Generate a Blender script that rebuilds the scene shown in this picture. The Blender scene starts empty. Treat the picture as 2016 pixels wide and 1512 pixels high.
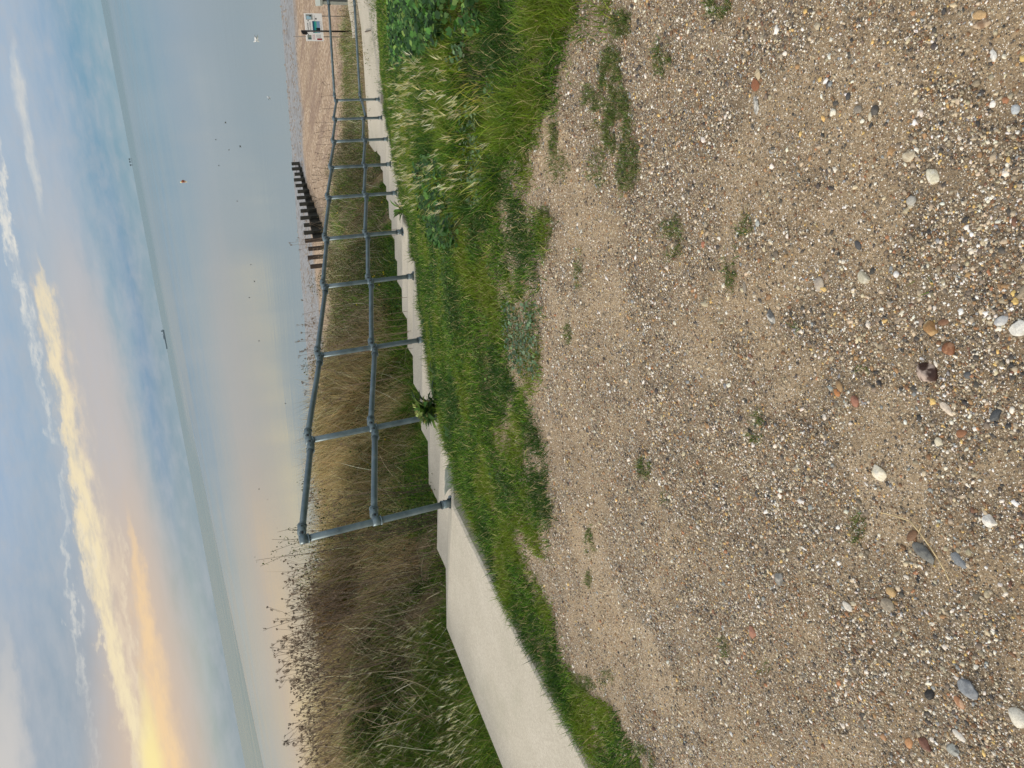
import bpy, bmesh, math, random
import numpy as np
from mathutils import Vector, Matrix
rad = math.radians
S = bpy.context.scene
COL = S.collection
rng = np.random.default_rng(7)
random.seed(7)

# ------------------------------------------------------------------ camera (photo is a portrait shot stored on its side)
F = 1520.0; CZ = 8.5
_nv = np.array([1, -.1885]); _nn = np.hypot(*_nv); UD = _nv / _nn            # image direction of world "down"
UR = np.array([UD[1], -UD[0]])                                              # image direction of world "right"
PITCH = math.atan(((1008 - .1885 * 756 - 198) / _nn) / F)
cam = bpy.data.cameras.new("camera"); camo = bpy.data.objects.new("camera", cam); COL.objects.link(camo)
cam.sensor_width = 36; cam.lens = F / 2016 * 36; cam.clip_start = .05; cam.clip_end = 60000
_r = Vector((1, 0, 0)); _d = Vector((0, -math.sin(PITCH), -math.cos(PITCH)))
_cx = _r * UR[0] + _d * UD[0]; _cy = -(_r * UR[1] + _d * UD[1]); _cz = Vector((0, -math.cos(PITCH), math.sin(PITCH)))
M = Matrix((_cx, _cy, _cz)).transposed().to_4x4(); M.translation = (0, 0, CZ)
camo.matrix_world = M
S.camera = camo
S.view_settings.view_transform = 'Standard'; S.view_settings.look = 'None'
S.view_settings.exposure = 0; S.view_settings.gamma = 1
try: S.cycles.max_bounces = 6; S.cycles.transparent_max_bounces = 6
except Exception: pass

def ray(px, py):
    qx = np.asarray(px, float) - 1008; qy = np.asarray(py, float) - 756
    a = qx * UR[0] + qy * UR[1]; b = qx * UD[0] + qy * UD[1]
    return np.stack([a, F * math.cos(PITCH) - b * math.sin(PITCH), -F * math.sin(PITCH) - b * math.cos(PITCH)], -1)
def proj(P):
    x = P[..., 0]; y = P[..., 1]; z = P[..., 2] - CZ
    dep = y * math.cos(PITCH) - z * math.sin(PITCH)
    b = (-y * math.sin(PITCH) - z * math.cos(PITCH)) / dep * F; a = x / dep * F
    return 1008 + a * UR[0] + b * UD[0], 756 + a * UR[1] + b * UD[1]
def ang(px, py):
    q = ray(px, py); return math.degrees(math.atan2(q[0], q[1])), math.degrees(math.atan2(q[2], math.hypot(q[0], q[1])))

def lin(c):
    c = np.asarray(c, float) / 255.
    return np.where(c <= .04045, c / 12.92, ((c + .055) / 1.055) ** 2.4)
def lc(r, g, b): return tuple(float(v) for v in lin((r, g, b))) + (1.,)

# ------------------------------------------------------------------ node helper
class NT:
    def __init__(s, nt): s.nt = nt; nt.nodes.clear()
    def n(s, t, **kw):
        nd = s.nt.nodes.new(t)
        ins = kw.pop('ins', {})
        for k, v in kw.items(): setattr(nd, k, v)
        for k, v in ins.items():
            if isinstance(v, bpy.types.NodeSocket): s.nt.links.new(v, nd.inputs[k])
            else: nd.inputs[k].default_value = v
        return nd
    def m(s, op, a, b=None, c=None, clamp=False):
        nd = s.nt.nodes.new('ShaderNodeMath'); nd.operation = op; nd.use_clamp = clamp
        for i, v in enumerate((a, b, c)):
            if v is None: continue
            if isinstance(v, bpy.types.NodeSocket): s.nt.links.new(v, nd.inputs[i])
            else: nd.inputs[i].default_value = v
        return nd.outputs[0]
    def mix(s, f, a, b, bt='MIX'):
        nd = s.nt.nodes.new('ShaderNodeMix'); nd.data_type = 'RGBA'; nd.blend_type = bt
        for i, v in ((0, f), (6, a), (7, b)):
            if isinstance(v, bpy.types.NodeSocket): s.nt.links.new(v, nd.inputs[i])
            else: nd.inputs[i].default_value = v
        return nd.outputs[2]
    def ramp(s, f, stops, interp='LINEAR'):
        nd = s.nt.nodes.new('ShaderNodeValToRGB'); cr = nd.color_ramp; cr.interpolation = interp
        while len(cr.elements) > 1: cr.elements.remove(cr.elements[-1])
        stops = sorted(stops); cr.elements[0].position = stops[0][0]; cr.elements[0].color = stops[0][1]
        for p, c in stops[1:]:
            e = cr.elements.new(p); e.color = c
        if isinstance(f, bpy.types.NodeSocket): s.nt.links.new(f, nd.inputs[0])
        return nd.outputs[0]
    def noise(s, vec, scale, detail=4, rough=.55, out=0, **kw):
        nd = s.n('ShaderNodeTexNoise', ins={'Scale': scale, 'Detail': detail, 'Roughness': rough}, **kw)
        if vec is not None: s.nt.links.new(vec, nd.inputs['Vector'])
        return nd.outputs[out]
    def maprange(s, v, a, b, c=0., d=1., t='LINEAR'):
        nd = s.n('ShaderNodeMapRange', interpolation_type=t)
        s.nt.links.new(v, nd.inputs[0])
        for i, x in enumerate((a, b, c, d)): nd.inputs[i + 1].default_value = x
        return nd.outputs[0]

# ------------------------------------------------------------------ world: evening cloud bands low over the sea, brighter broken cloud above
SUN_AZ, SUN_EL = -74., 30.
w = bpy.data.worlds.new("World"); S.world = w; w.use_nodes = True
T = NT(w.node_tree)
tc = T.n('ShaderNodeTexCoord')
sep = T.n('ShaderNodeSeparateXYZ', ins={0: tc.outputs['Generated']})
el = T.m('MULTIPLY', T.m('ARCSINE', sep.outputs[2]), 57.2958)
az = T.m('MULTIPLY', T.m('ARCTAN2', sep.outputs[0], sep.outputs[1]), 57.2958)
cv = T.n('ShaderNodeCombineXYZ', ins={0: T.m('MULTIPLY', az, .09), 1: T.m('MULTIPLY', el, .42), 2: 3.1}).outputs[0]
n_big = T.noise(cv, 1.0, 3, .5)
n_fine = T.noise(cv, 3.2, 7, .62)
cv2 = T.n('ShaderNodeCombineXYZ', ins={0: T.m('MULTIPLY', az, .35), 1: T.m('MULTIPLY', el, .8), 2: 1.3}).outputs[0]
n_puff = T.noise(cv2, 1.6, 7, .6)
elw = T.m('ADD', el, T.m('MULTIPLY', T.m('SUBTRACT', n_big, .5), 1.6))
e20 = T.m('DIVIDE', elw, 20.)
def bandramp(st): return T.ramp(e20, [(e / 20., lc(*c)) for e, c in st])
cR = bandramp([(0, (136, 166, 180)), (.8, (128, 162, 180)), (2.2, (124, 160, 184)), (3.4, (148, 173, 196)), (5, (162, 182, 202)), (9, (164, 186, 208))])
cM = bandramp([(0, (140, 162, 173)), (.7, (136, 158, 172)), (1.5, (124, 153, 178)), (2.7, (152, 172, 184)), (4.2, (178, 183, 188)), (6, (174, 182, 188)), (8, (156, 177, 196)), (11, (156, 180, 206))])
cL = bandramp([(0, (146, 160, 166)), (1.2, (166, 176, 172)), (2.4, (186, 182, 172)), (3.6, (202, 186, 170)), (5, (196, 186, 172)), (7, (172, 174, 178)), (9, (152, 167, 180)), (11, (160, 172, 184)), (13.5, (192, 192, 190))])
fRM = T.maprange(az, 5, 27, 0, 1, 'SMOOTHSTEP'); fML = T.maprange(az, 4, -15, 0, 1, 'SMOOTHSTEP')
base = T.mix(fRM, cM, cR); base = T.mix(fML, base, cL)
base = T.mix(T.maprange(n_fine, .35, .7, 0, .28), base, lc(196, 198, 202))
base = T.mix(T.maprange(n_puff, .42, .7, 0, .3, 'SMOOTHSTEP'), base, lc(180, 184, 190))
azn = T.m('DIVIDE', T.m('ADD', az, 60.), 120.)
holes = T.noise(T.n('ShaderNodeCombineXYZ', ins={0: T.m('MULTIPLY', az, .22), 1: T.m('MULTIPLY', el, .9), 2: 7.7}).outputs[0], 2.2, 8, .68)
def streak(col, pts, amp, soft, sky, hole=0.):
    st = []
    for px, py, hw, it in pts:
        a, e = ang(px, py); st.append(((a + 60) / 120., (max(e, 0) / 20., hw / 27. / 5., it, 1.)))
    r = T.ramp(azn, st, 'B_SPLINE' if False else 'LINEAR')
    sp = T.n('ShaderNodeSeparateColor', ins={0: r})
    c = T.m('MULTIPLY', sp.outputs[0], 20.); wd = T.m('MULTIPLY', sp.outputs[1], 5.)
    e2 = T.m('ADD', el, T.m('MULTIPLY', T.m('SUBTRACT', n_puff, .5), amp))
    e2 = T.m('ADD', e2, T.m('MULTIPLY', T.m('SUBTRACT', n_fine, .5), amp * .7))
    q = T.m('SUBTRACT', 1., T.m('DIVIDE', T.m('ABSOLUTE', T.m('SUBTRACT', e2, c)), wd))
    k = T.m('MULTIPLY', T.maprange(q, 0, soft, 0, 1, 'SMOOTHSTEP'), sp.outputs[2])
    if hole: k = T.m('MULTIPLY', k, T.maprange(holes, .36, .60, 1 - hole, 1, 'SMOOTHSTEP'))
    return T.mix(k, sky, col)
# wide peach veil, then the bright streaks (centre, half width in px, strength)
sky = streak(lc(214, 192, 172), [(120, 430, 20, 0), (170, 640, 60, .35), (205, 820, 75, .5), (235, 1000, 75, .65), (270, 1200, 80, .8), (290, 1400, 110, .85), (300, 1600, 140, .9)], .7, .9, base)
sky = streak(lc(228, 210, 186), [(62, 480, 6, .0), (82, 560, 24, .5), (105, 640, 32, .7), (125, 720, 32, .7), (140, 790, 32, .8), (155, 870, 34, .8), (172, 960, 36, .8), (190, 1050, 40, .85), (208, 1120, 44, .85), (226, 1190, 44, .8), (246, 1290, 44, .8), (270, 1370, 46, .8), (295, 1450, 50, .8), (320, 1550, 50, .8)], 2.2, 1., sky, .85)
sky = streak(lc(243, 227, 190), [(70, 500, 4, .0), (84, 560, 11, .6), (98, 640, 18, .85), (114, 720, 13, .9), (130, 790, 16, .95), (143, 870, 17, .95), (160, 960, 20, .95), (178, 1050, 26, 1), (192, 1120, 24, .95), (208, 1190, 17, .95), (224, 1290, 15, 1), (246, 1370, 16, 1), (276, 1450, 22, 1), (310, 1550, 28, 1)], 1.5, .8, sky, .45)
sky = streak(lc(238, 226, 200), [(110, 640, 2, 0), (118, 760, 5, .4), (128, 900, 5, .35), (150, 980, 5, .5), (166, 1060, 8, .6), (176, 1150, 10, .6), (196, 1230, 8, .5), (210, 1290, 8, .6), (236, 1400, 9, .5), (262, 1500, 9, .5)], 2.6, 1., sky, .9)
sky = streak(lc(240, 224, 196), [(228, 1020, 2, 0), (236, 1070, 7, .7), (242, 1110, 6, .6), (252, 1200, 7, .4), (258, 1260, 8, .6), (268, 1330, 7, .4), (280, 1400, 3, 0)], 1.6, 1., sky, .8)
sky = streak(lc(244, 211, 166), [(250, 990, 3, 0), (262, 1050, 10, .55), (272, 1120, 17, .8), (284, 1200, 20, .85), (296, 1280, 26, .9), (308, 1350, 31, .92), (320, 1430, 36, .95), (334, 1520, 42, 1), (352, 1700, 44, 1)], 1.2, .9, sky, .35)
sky = streak(lc(252, 234, 166), [(270, 1300, 4, 0), (290, 1400, 16, .5), (298, 1480, 24, .85), (306, 1560, 26, .9), (330, 1700, 24, .8)], .4, .9, sky)
sky = streak(lc(214, 214, 210), [(20, 60, 3, 0), (32, 130, 10, .75), (42, 210, 12, .8), (58, 290, 9, .75), (74, 360, 8, .7), (84, 440, 3, 0)], .7, 1., sky, .5)
sky = streak(lc(228, 226, 218), [(-8, 240, 3, 0), (0, 330, 9, .9), (6, 400, 10, .95), (20, 480, 10, .9), (34, 540, 9, .7), (56, 610, 14, .8), (70, 700, 8, .6), (90, 800, 9, .55), (120, 900, 8, .4), (130, 1000, 6, .3), (128, 1130, 8, .6), (142, 1200, 7, .6), (160, 1290, 8, .5), (178, 1400, 6, .2)], 2.0, 1., sky, .85)
sky = streak(lc(186, 188, 194), [(120, 380, 20, 0), (140, 520, 50, .5), (180, 700, 60, .6), (215, 900, 60, .5), (240, 1100, 40, 0)], 1.5, 1., sky, .3)
sky = streak(lc(208, 204, 200), [(5, 1200, 4, 0), (20, 1330, 20, .5), (14, 1430, 36, .7), (10, 1560, 50, .8)], 1.2, .9, sky)
nis = T.n('ShaderNodeTexSky', sky_type='NISHITA', sun_disc=False, sun_elevation=rad(SUN_EL), sun_rotation=rad(SUN_AZ), air_density=1.3, dust_density=2.5)
nis_s = T.mix(1., nis.outputs[0], (.12, .12, .12, 1), 'MULTIPLY')
hi_cloud = T.ramp(T.noise(tc.outputs['Generated'], 3.0, 5, .55), [(.35, (.62, .66, .74, 1)), (.62, (1.15, 1.10, 1.02, 1))])
hi_cloud = T.mix(1., hi_cloud, T.ramp(T.maprange(sep.outputs[1], .5, -.8), [(0, (.80, .80, .80, 1)), (1, (1.9, 1.85, 1.78, 1))]), 'MULTIPLY')
hi = T.mix(.22, hi_cloud, nis_s)
full = T.mix(T.maprange(el, 14.5, 34, 0, 1, 'SMOOTHSTEP'), sky, hi)
full = T.mix(T.maprange(el, -3, -.3, 1, 0), full, (.10, .105, .09, 1))
bg = T.n('ShaderNodeBackground', ins={'Color': full, 'Strength': 1.0})
wo = T.n('ShaderNodeOutputWorld', ins={0: bg.outputs[0]})
sun = bpy.data.lights.new("sun", 'SUN'); sun.energy = 2.6; sun.angle = rad(7); sun.color = (1, .90, .76)
so = bpy.data.objects.new("sun", sun); COL.objects.link(so)
so.rotation_euler = Vector((math.sin(rad(SUN_AZ)) * math.cos(rad(SUN_EL)), math.cos(rad(SUN_AZ)) * math.cos(rad(SUN_EL)), math.sin(rad(SUN_EL)))).to_track_quat('Z', 'Y').to_euler()

# ------------------------------------------------------------------ layout: s runs down the steps, n points out to sea from the handrail line
D = np.array([.58465, .81129]); N = np.array([-D[1], D[0]]); P0 = np.array([-.79, 5.51])
def sn(x, y):
    a = np.asarray(x) - P0[0]; b = np.asarray(y) - P0[1]
    return a * D[0] + b * D[1], a * N[0] + b * N[1]
def xy(s, n): return P0[0] + s * D[0] + n * N[0], P0[1] + s * D[1] + n * N[1]
def on_plane_n(px, py, n0):
    r = ray(px, py); c = P0 @ N + n0; t = c / (r[:2] @ N); q = r * t
    return float((q[:2] - P0) @ D), float(q[2])
def on_z(px, py, z):
    r = ray(px, py); q = r * (z / r[2]); return q
PS = [-40, -15, -6, -3, -1.2, 0, 1, 12.2, 14, 20, 24, 30, 36, 38, 42, 60, 90]
PZ = [-1.2, -1.4, -1.5, -1.56, -1.62, -1.76, -1.99, -4.97, -5.1, -6.5, -6.95, -7.4, -8.0, -8.27, -8.52, -9.6, -11]
def vnoise(x, y, seed=0):
    x = np.asarray(x, float); y = np.asarray(y, float)
    xi = np.floor(x).astype(np.int64); yi = np.floor(y).astype(np.int64); fx = x - xi; fy = y - yi
    def h(a, b):
        v = (a * 374761393 + b * 668265263 + seed * 974711) & 0xffffffff
        v = ((v ^ (v >> 13)) * 1274126177) & 0xffffffff
        return ((v ^ (v >> 16)) & 0xffff) / 65535.
    fx = fx * fx * (3 - 2 * fx); fy = fy * fy * (3 - 2 * fy)
    return (h(xi, yi) * (1 - fx) + h(xi + 1, yi) * fx) * (1 - fy) + (h(xi, yi + 1) * (1 - fx) + h(xi + 1, yi + 1) * fx) * fy
def fbm(x, y, seed=0, o=3):
    v = 0; a = .5; t = 0
    for i in range(o): v = v + a * vnoise(x * 2 ** i, y * 2 ** i, seed + i); t += a; a *= .5
    return v / t
def sm(x, a, b):
    t = np.clip((np.asarray(x) - a) / (b - a), 0, 1); return t * t * (3 - 2 * t)
def zt(s, n):                                   # terrain height relative to the camera
    z = np.interp(s, PS, PZ)
    z = z + .06 * np.clip(-n - .2, 0, 3) * sm(s, -2.5, 1) * (1 - sm(s, 11, 18))
    z = z + (fbm(s * 1.3, n * 1.3, 3) - .5) * .07 * (1 - sm(s, 14, 20)) * sm(np.abs(n - .6), .7, 1.4)
    z = z + (fbm(s * 6, n * 6, 8) - .5) * .018
    for a_, b_ in ((3.85, 5.15), (2.85, 3.85), (10.8, 12.0)):
        z = z - .20 * sm(s, a_, a_ + .15) * (1 - sm(s, b_ - .15, b_)) * sm(n, -.52, -.36)
    under = sm(n, -.22, -.10) * (1 - sm(n, 1.16, 1.26)) * (1 - sm(s, 12.6, 13.2))
    z = z - .30 * under
    z = z - .05 * sm(n, 1.1, 1.4) * (1 - sm(s, 14, 16))
    z = z - .16 * sm(n, 1.18, 1.3) * (1 - sm(n, 1.5, 2.0)) * (1 - sm(s, 12, 14)) * sm(s, -1.5, .5)
    z = z + (.86 + .34 * (fbm(s * .7, n * .7, 17) - .5)) * sm(n, 1.5, 2.9) * (1 - sm(s, 13, 20.5))
    z = z + .20 * sm(s, 3.5, 5.5) * (1 - sm(s, 11, 13)) * sm(n, 2.0, 3.2)
    z = z - .12 * sm(n, 7, 14) * (n - 7) * (1 - sm(s, 10, 22))
    return z
def to_ground(px, py):                          # pixel -> point on the terrain
    r = ray(px, py); r = r / np.linalg.norm(r)
    t = .5; step = .02; p = None
    while t < 120:
        p = r * t; s, n = sn(p[0], p[1])
        if p[2] < zt(s, n): break
        t += step; step = min(step * 1.01, .1)
    lo = t - step * 1.05; hi = t
    for _ in range(22):
        t = (lo + hi) / 2; p = r * t; s, n = sn(p[0], p[1])
        if p[2] < zt(s, n): hi = t
        else: lo = t
    return p + np.array([0, 0, CZ])
def wz(x, y):
    s, n = sn(x, y); return zt(s, n) + CZ
def inpoly(px, py, poly):
    c = np.zeros(np.shape(px), bool); m = len(poly); j = m - 1
    for i in range(m):
        xi, yi = poly[i]; xj, yj = poly[j]
        cond = ((yi > py) != (yj > py)) & (px < (xj - xi) * (py - yi) / ((yj - yi) or 1e-9) + xi)
        c ^= cond; j = i
    return c
# grass / gravel edge in the photo, turned into ground by projecting ground points
EDGE = [(1300, 1900), (1280, 1600), (1252, 1512), (1244, 1478), (1229, 1432), (1205, 1386), (1180, 1380), (1134, 1344), (1110, 1310), (1092, 1233), (1076, 1181), (1064, 1151), (1040, 1110), (1022, 1075), (1012, 1045), (1026, 1040), (1042, 1065), (1062, 1096), (1076, 1100), (1073, 1052), (1085, 1017), (1080, 973), (1068, 908), (1060, 834), (1043, 794), (1060, 725), (1057, 722), (1060, 623), (1055, 523), (1072, 489), (1089, 461), (1087, 424), (1060, 410), (1036, 455), (1030, 440), (1042, 375), (1045, 360), (1040, 298), (1055, 280), (1060, 236), (1097, 211), (1097, 161), (1117, 124), (1122, 87), (1159, 82), (1196, 25), (1189, 0), (1230, -120), (1300, -400), (1500, -1200), (300, -1200), (300, 1900)]
TUFTS = [(1225, 48, 20, 23, 1), (1305, 115, 16, 30, .8), (1412, 14, 26, 20, .9), (1205, 150, 20, 50, 1), (1215, 235, 26, 60, 1), (1232, 320, 24, 50, .8), (1165, 205, 16, 38, .7), (1090, 270, 8, 40, .8), (1180, 330, 20, 40, .25), (1075, 440, 14, 30, .6), (1140, 530, 7, 34, .5), (1325, 465, 20, 38, .45), (1465, 440, 15, 20, .7), (1440, 520, 12, 44, .6), (1120, 655, 7, 18, .5), (1270, 920, 12, 20, .8), (1165, 1065, 10, 26, .6), (1490, 838, 15, 30, .45), (1820, 555, 18, 22, .3), (1690, 1040, 14, 30, .45), (1430, 1270, 10, 22, .4), (1160, 1140, 6, 16, .4), (1195, 1340, 12, 20, .4), (1700, 720, 14, 12, .3), (1570, 640, 10, 10, .2), (1500, 1310, 18, 12, .2), (1265, 1500, 20, 30, .7), (1140, 1345, 30, 14, .5), (1100, 330, 20, 30, .3), (1310, 980, 8, 12, .2)]
def grassmask(P, soft=False):
    px, py = proj(P); s, n = sn(P[..., 0], P[..., 1])
    jit = (fbm(P[..., 0] * 9, P[..., 1] * 9, 21) - .5) * 30 + (rng.normal(0, 9, P.shape[:-1]) if soft else 0)
    g = inpoly(px + jit, py + jit * .6, EDGE) & (n < -.02)
    return g, px, py

# ------------------------------------------------------------------ object helpers
def mesh_np(name, V, faces_flat, sizes, mat=None, col=None, smooth=False, parent=None, mats=None, midx=None):
    me = bpy.data.meshes.new(name); V = np.ascontiguousarray(V, np.float32)
    me.vertices.add(len(V)); me.vertices.foreach_set('co', V.ravel())
    me.loops.add(len(faces_flat)); me.loops.foreach_set('vertex_index', np.asarray(faces_flat, np.int32))
    me.polygons.add(len(sizes)); st = np.concatenate([[0], np.cumsum(sizes)[:-1]]).astype(np.int32)
    me.polygons.foreach_set('loop_start', st)
    if smooth: me.polygons.foreach_set('use_smooth', np.ones(len(sizes), bool))
    for m in (mats or ([mat] if mat else [])): me.materials.append(m)
    if midx is not None: me.polygons.foreach_set('material_index', np.asarray(midx, np.int32))
    if col is not None:
        ca = me.color_attributes.new('Col', 'FLOAT_COLOR', 'POINT')
        c4 = np.ones((len(V), 4), np.float32); c4[:, :3] = col[:, :3]; ca.data.foreach_set('color', c4.ravel())
    me.update(calc_edges=True)
    o = bpy.data.objects.new(name, me); COL.objects.link(o)
    if parent: o.parent = parent
    return o
def bmo(name, bm, mat=None, parent=None, smooth=False, mats=None):
    me = bpy.data.meshes.new(name); bm.normal_update(); bm.to_mesh(me); bm.free()
    for m in (mats or ([mat] if mat else [])): me.materials.append(m)
    if smooth:
        for p in me.polygons: p.use_smooth = True
    o = bpy.data.objects.new(name, me); COL.objects.link(o)
    if parent: o.parent = parent
    return o
def tag(o, label, cat, group=None, kind=None):
    o['label'] = label; o['category'] = cat
    if group: o['group'] = group
    if kind: o['kind'] = kind
    return o
def struct(o): o['kind'] = 'structure'; return o
def empty(name, loc, label, cat, group=None):
    o = bpy.data.objects.new(name, None); COL.objects.link(o); o.location = loc; o.empty_display_size = .1
    return tag(o, label, cat, group)
def tube(bm, a, b, r0, r1=None, seg=16, caps=True, mi=0, rings=1):
    a = Vector(a); b = Vector(b); r1 = r0 if r1 is None else r1
    q = (b - a).to_track_quat('Z', 'Y'); R = []
    for k in range(rings + 1):
        t = k / rings; c = a.lerp(b, t); r = r0 + (r1 - r0) * t
        R.append([bm.verts.new(c + q @ Vector((r * math.cos(2 * math.pi * i / seg), r * math.sin(2 * math.pi * i / seg), 0))) for i in range(seg)])
    for k in range(rings):
        for i in range(seg):
            f = bm.faces.new((R[k][i], R[k][(i + 1) % seg], R[k + 1][(i + 1) % seg], R[k + 1][i])); f.material_index = mi; f.smooth = True
    if caps:
        f = bm.faces.new(R[0][::-1]); f.material_index = mi; f = bm.faces.new(R[-1]); f.material_index = mi
def box(bm, c, half, rot=0., mi=0, ax=None):
    c = Vector(c); q = Matrix.Rotation(rot, 3, 'Z') if ax is None else ax
    vs = [bm.verts.new(c + q @ Vector((sx * half[0], sy * half[1], sz * half[2]))) for sx in (-1, 1) for sy in (-1, 1) for sz in (-1, 1)]
    for f in ((0, 1, 3, 2), (4, 6, 7, 5), (0, 4, 5, 1), (2, 3, 7, 6), (0, 2, 6, 4), (1, 5, 7, 3)):
        g = bm.faces.new([vs[i] for i in f]); g.material_index = mi

# ------------------------------------------------------------------ materials
def mat(name):
    m = bpy.data.materials.new(name); m.use_nodes = True; return m, NT(m.node_tree)
def simple(name, c, rough=.6, metal=0., var=.0, scale=20., bump=0.):
    m, t = mat(name); tcn = t.n('ShaderNodeTexCoord'); g = t.n('ShaderNodeNewGeometry')
    nz = t.noise(g.outputs['Position'], scale, 5, .6)
    colr = t.mix(t.maprange(nz, .3, .7), tuple(v * (1 - var) for v in c[:3]) + (1,), tuple(min(1, v * (1 + var)) for v in c[:3]) + (1,))
    b = t.n('ShaderNodeBsdfPrincipled', ins={'Base Color': colr, 'Roughness': rough, 'Metallic': metal})
    if bump:
        bp = t.n('ShaderNodeBump', ins={'Strength': .6, 'Distance': bump, 'Height': nz}); t.nt.links.new(bp.outputs[0], b.inputs['Normal'])
    t.n('ShaderNodeOutputMaterial', ins={0: b.outputs[0]}); return m
def leafmat(name, trans=.35, rough=.55):
    m, t = mat(name); a = t.n('ShaderNodeAttribute', attribute_name='Col')
    b = t.n('ShaderNodeBsdfPrincipled', ins={'Base Color': a.outputs[0], 'Roughness': rough, 'Specular IOR Level': .3})
    tr = t.n('ShaderNodeBsdfTranslucent', ins={0: a.outputs[0]})
    mx = t.n('ShaderNodeMixShader', ins={0: trans, 1: b.outputs[0], 2: tr.outputs[0]})
    t.n('ShaderNodeOutputMaterial', ins={0: mx.outputs[0]}); return m
M_leaf = leafmat('leaf', .32); M_dry = leafmat('dry_stem', .4, .7)
m, t = mat('pebble'); a = t.n('ShaderNodeAttribute', attribute_name='Col'); g = t.n('ShaderNodeNewGeometry')
nz = t.noise(g.outputs['Position'], 260, 4, .65)
c = t.mix(1., a.outputs[0], t.ramp(nz, [(.3, (.72, .70, .68, 1)), (.65, (1.12, 1.12, 1.1, 1))]), 'MULTIPLY')
b = t.n('ShaderNodeBsdfPrincipled', ins={'Base Color': c, 'Roughness': .62, 'Specular IOR Level': .35})
bp = t.n('ShaderNodeBump', ins={'Strength': .4, 'Distance': .0015, 'Height': nz}); t.nt.links.new(bp.outputs[0], b.inputs['Normal'])
t.n('ShaderNodeOutputMaterial', ins={0: b.outputs[0]}); M_peb = m

# ground: sandy soil with crushed grit; Col.r = gravel, Col.g = beach, Col.b = wet mud
m, t = mat('ground'); a = t.n('ShaderNodeAttribute', attribute_name='Col'); sp = t.n('ShaderNodeSeparateColor', ins={0: a.outputs[0]})
g = t.n('ShaderNodeNewGeometry'); P = g.outputs['Position']
dn = t.n('ShaderNodeAttribute', attribute_name='Dens').outputs['Fac']
n1 = t.noise(P, 1.6, 5, .6); n2 = t.noise(P, 14, 6, .65); n3 = t.noise(P, 120, 4, .6)
soil = t.ramp(n1, [(.32, lc(160, 140, 112)), (.5, lc(178, 157, 126)), (.68, lc(196, 176, 146))])
soil = t.mix(t.maprange(dn, .15, .7, 0, .8, 'SMOOTHSTEP'), soil, lc(98, 86, 69))
soil = t.mix(t.maprange(n2, .38, .62), t.mix(.35, soil, lc(118, 98, 74)), soil)
soil = t.mix(t.maprange(n3, .38, .62, 0, .7), soil, lc(104, 90, 72))
n4 = t.noise(P, 420, 3, .7); soil = t.mix(t.maprange(n4, .55, .7, 0, .6), soil, lc(212, 196, 168)); soil = t.mix(t.maprange(n4, .42, .3, 0, .6), soil, lc(84, 74, 62))
def grit(scale, th, seed):
    v = t.n('ShaderNodeTexVoronoi', ins={'Scale': scale, 'Randomness': 1.}); t.nt.links.new(P, v.inputs['Vector'])
    s2 = t.n('ShaderNodeSeparateColor', ins={0: v.outputs['Color']})
    colr = t.ramp(s2.outputs[0], [(0, lc(92, 86, 80)), (.18, lc(140, 128, 112)), (.4, lc(172, 158, 136)), (.52, lc(118, 98, 76)), (.62, lc(200, 190, 170)), (.80, lc(236, 230, 220)), (.93, lc(70, 68, 66))], 'CONSTANT')
    msk = t.m('MULTIPLY', t.m('LESS_THAN', v.outputs['Distance'], th), t.m('GREATER_THAN', s2.outputs[1], .45))
    return colr, msk, v.outputs['Distance']
c1, m1, d1 = grit(190, .36, 0); c2, m2, d2 = grit(330, .38, 1)
gv = t.mix(m2, soil, c2); gv = t.mix(m1, gv, c1)
earth = t.ramp(n2, [(.3, lc(92, 82, 60)), (.7, lc(146, 128, 98))])
colr = t.mix(sp.outputs[0], earth, gv)
sv = t.n('ShaderNodeTexVoronoi', ins={'Scale': 14.}); t.nt.links.new(P, sv.inputs['Vector'])
ss = t.n('ShaderNodeSeparateColor', ins={0: sv.outputs['Color']})
shing = t.ramp(ss.outputs[0], [(0, lc(112, 96, 80)), (.3, lc(158, 138, 116)), (.7, lc(180, 158, 134)), (1, lc(208, 192, 172))])
shing = t.mix(t.maprange(t.noise(P, 1.2, 6, .7), .35, .65), t.mix(.5, shing, lc(140, 120, 100)), shing)
# strand lines across the beach
mp = t.n('ShaderNodeMapping', ins={'Rotation': (0, 0, -math.atan2(D[1], D[0])), 'Scale': (1.0, .06, 1)}); t.nt.links.new(P, mp.inputs[0])
ln = t.noise(mp.outputs[0], 1.3, 5, .7)
shing = t.mix(t.maprange(ln, .5, .62, 0, .6), shing, lc(128, 108, 96))
colr = t.mix(sp.outputs[1], colr, shing)
mudn = t.noise(mp.outputs[0], 4., 7, .72)
mudn2 = t.noise(P, 1.1, 6, .7)
mud = t.ramp(t.m('ADD', t.m('MULTIPLY', mudn, .5), t.m('MULTIPLY', mudn2, .5)), [(.4, lc(104, 98, 92)), (.5, lc(152, 154, 156)), (.56, lc(120, 112, 104)), (.64, lc(164, 168, 170))])
colr = t.mix(sp.outputs[2], colr, mud)
hgt = t.m('ADD', t.m('MULTIPLY', t.m('MULTIPLY', m1, t.m('SUBTRACT', .4, d1)), 1.0), t.m('MULTIPLY', n3, 1.4))
b = t.n('ShaderNodeBsdfPrincipled', ins={'Base Color': colr, 'Roughness': t.maprange(sp.outputs[2], 0, 1, .9, .45), 'Specular IOR Level': .25})
bp = t.n('ShaderNodeBump', ins={'Strength': .8, 'Distance': .004, 'Height': hgt}); t.nt.links.new(bp.outputs[0], b.inputs['Normal'])
t.n('ShaderNodeOutputMaterial', ins={0: b.outputs[0]}); M_ground = m

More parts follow.
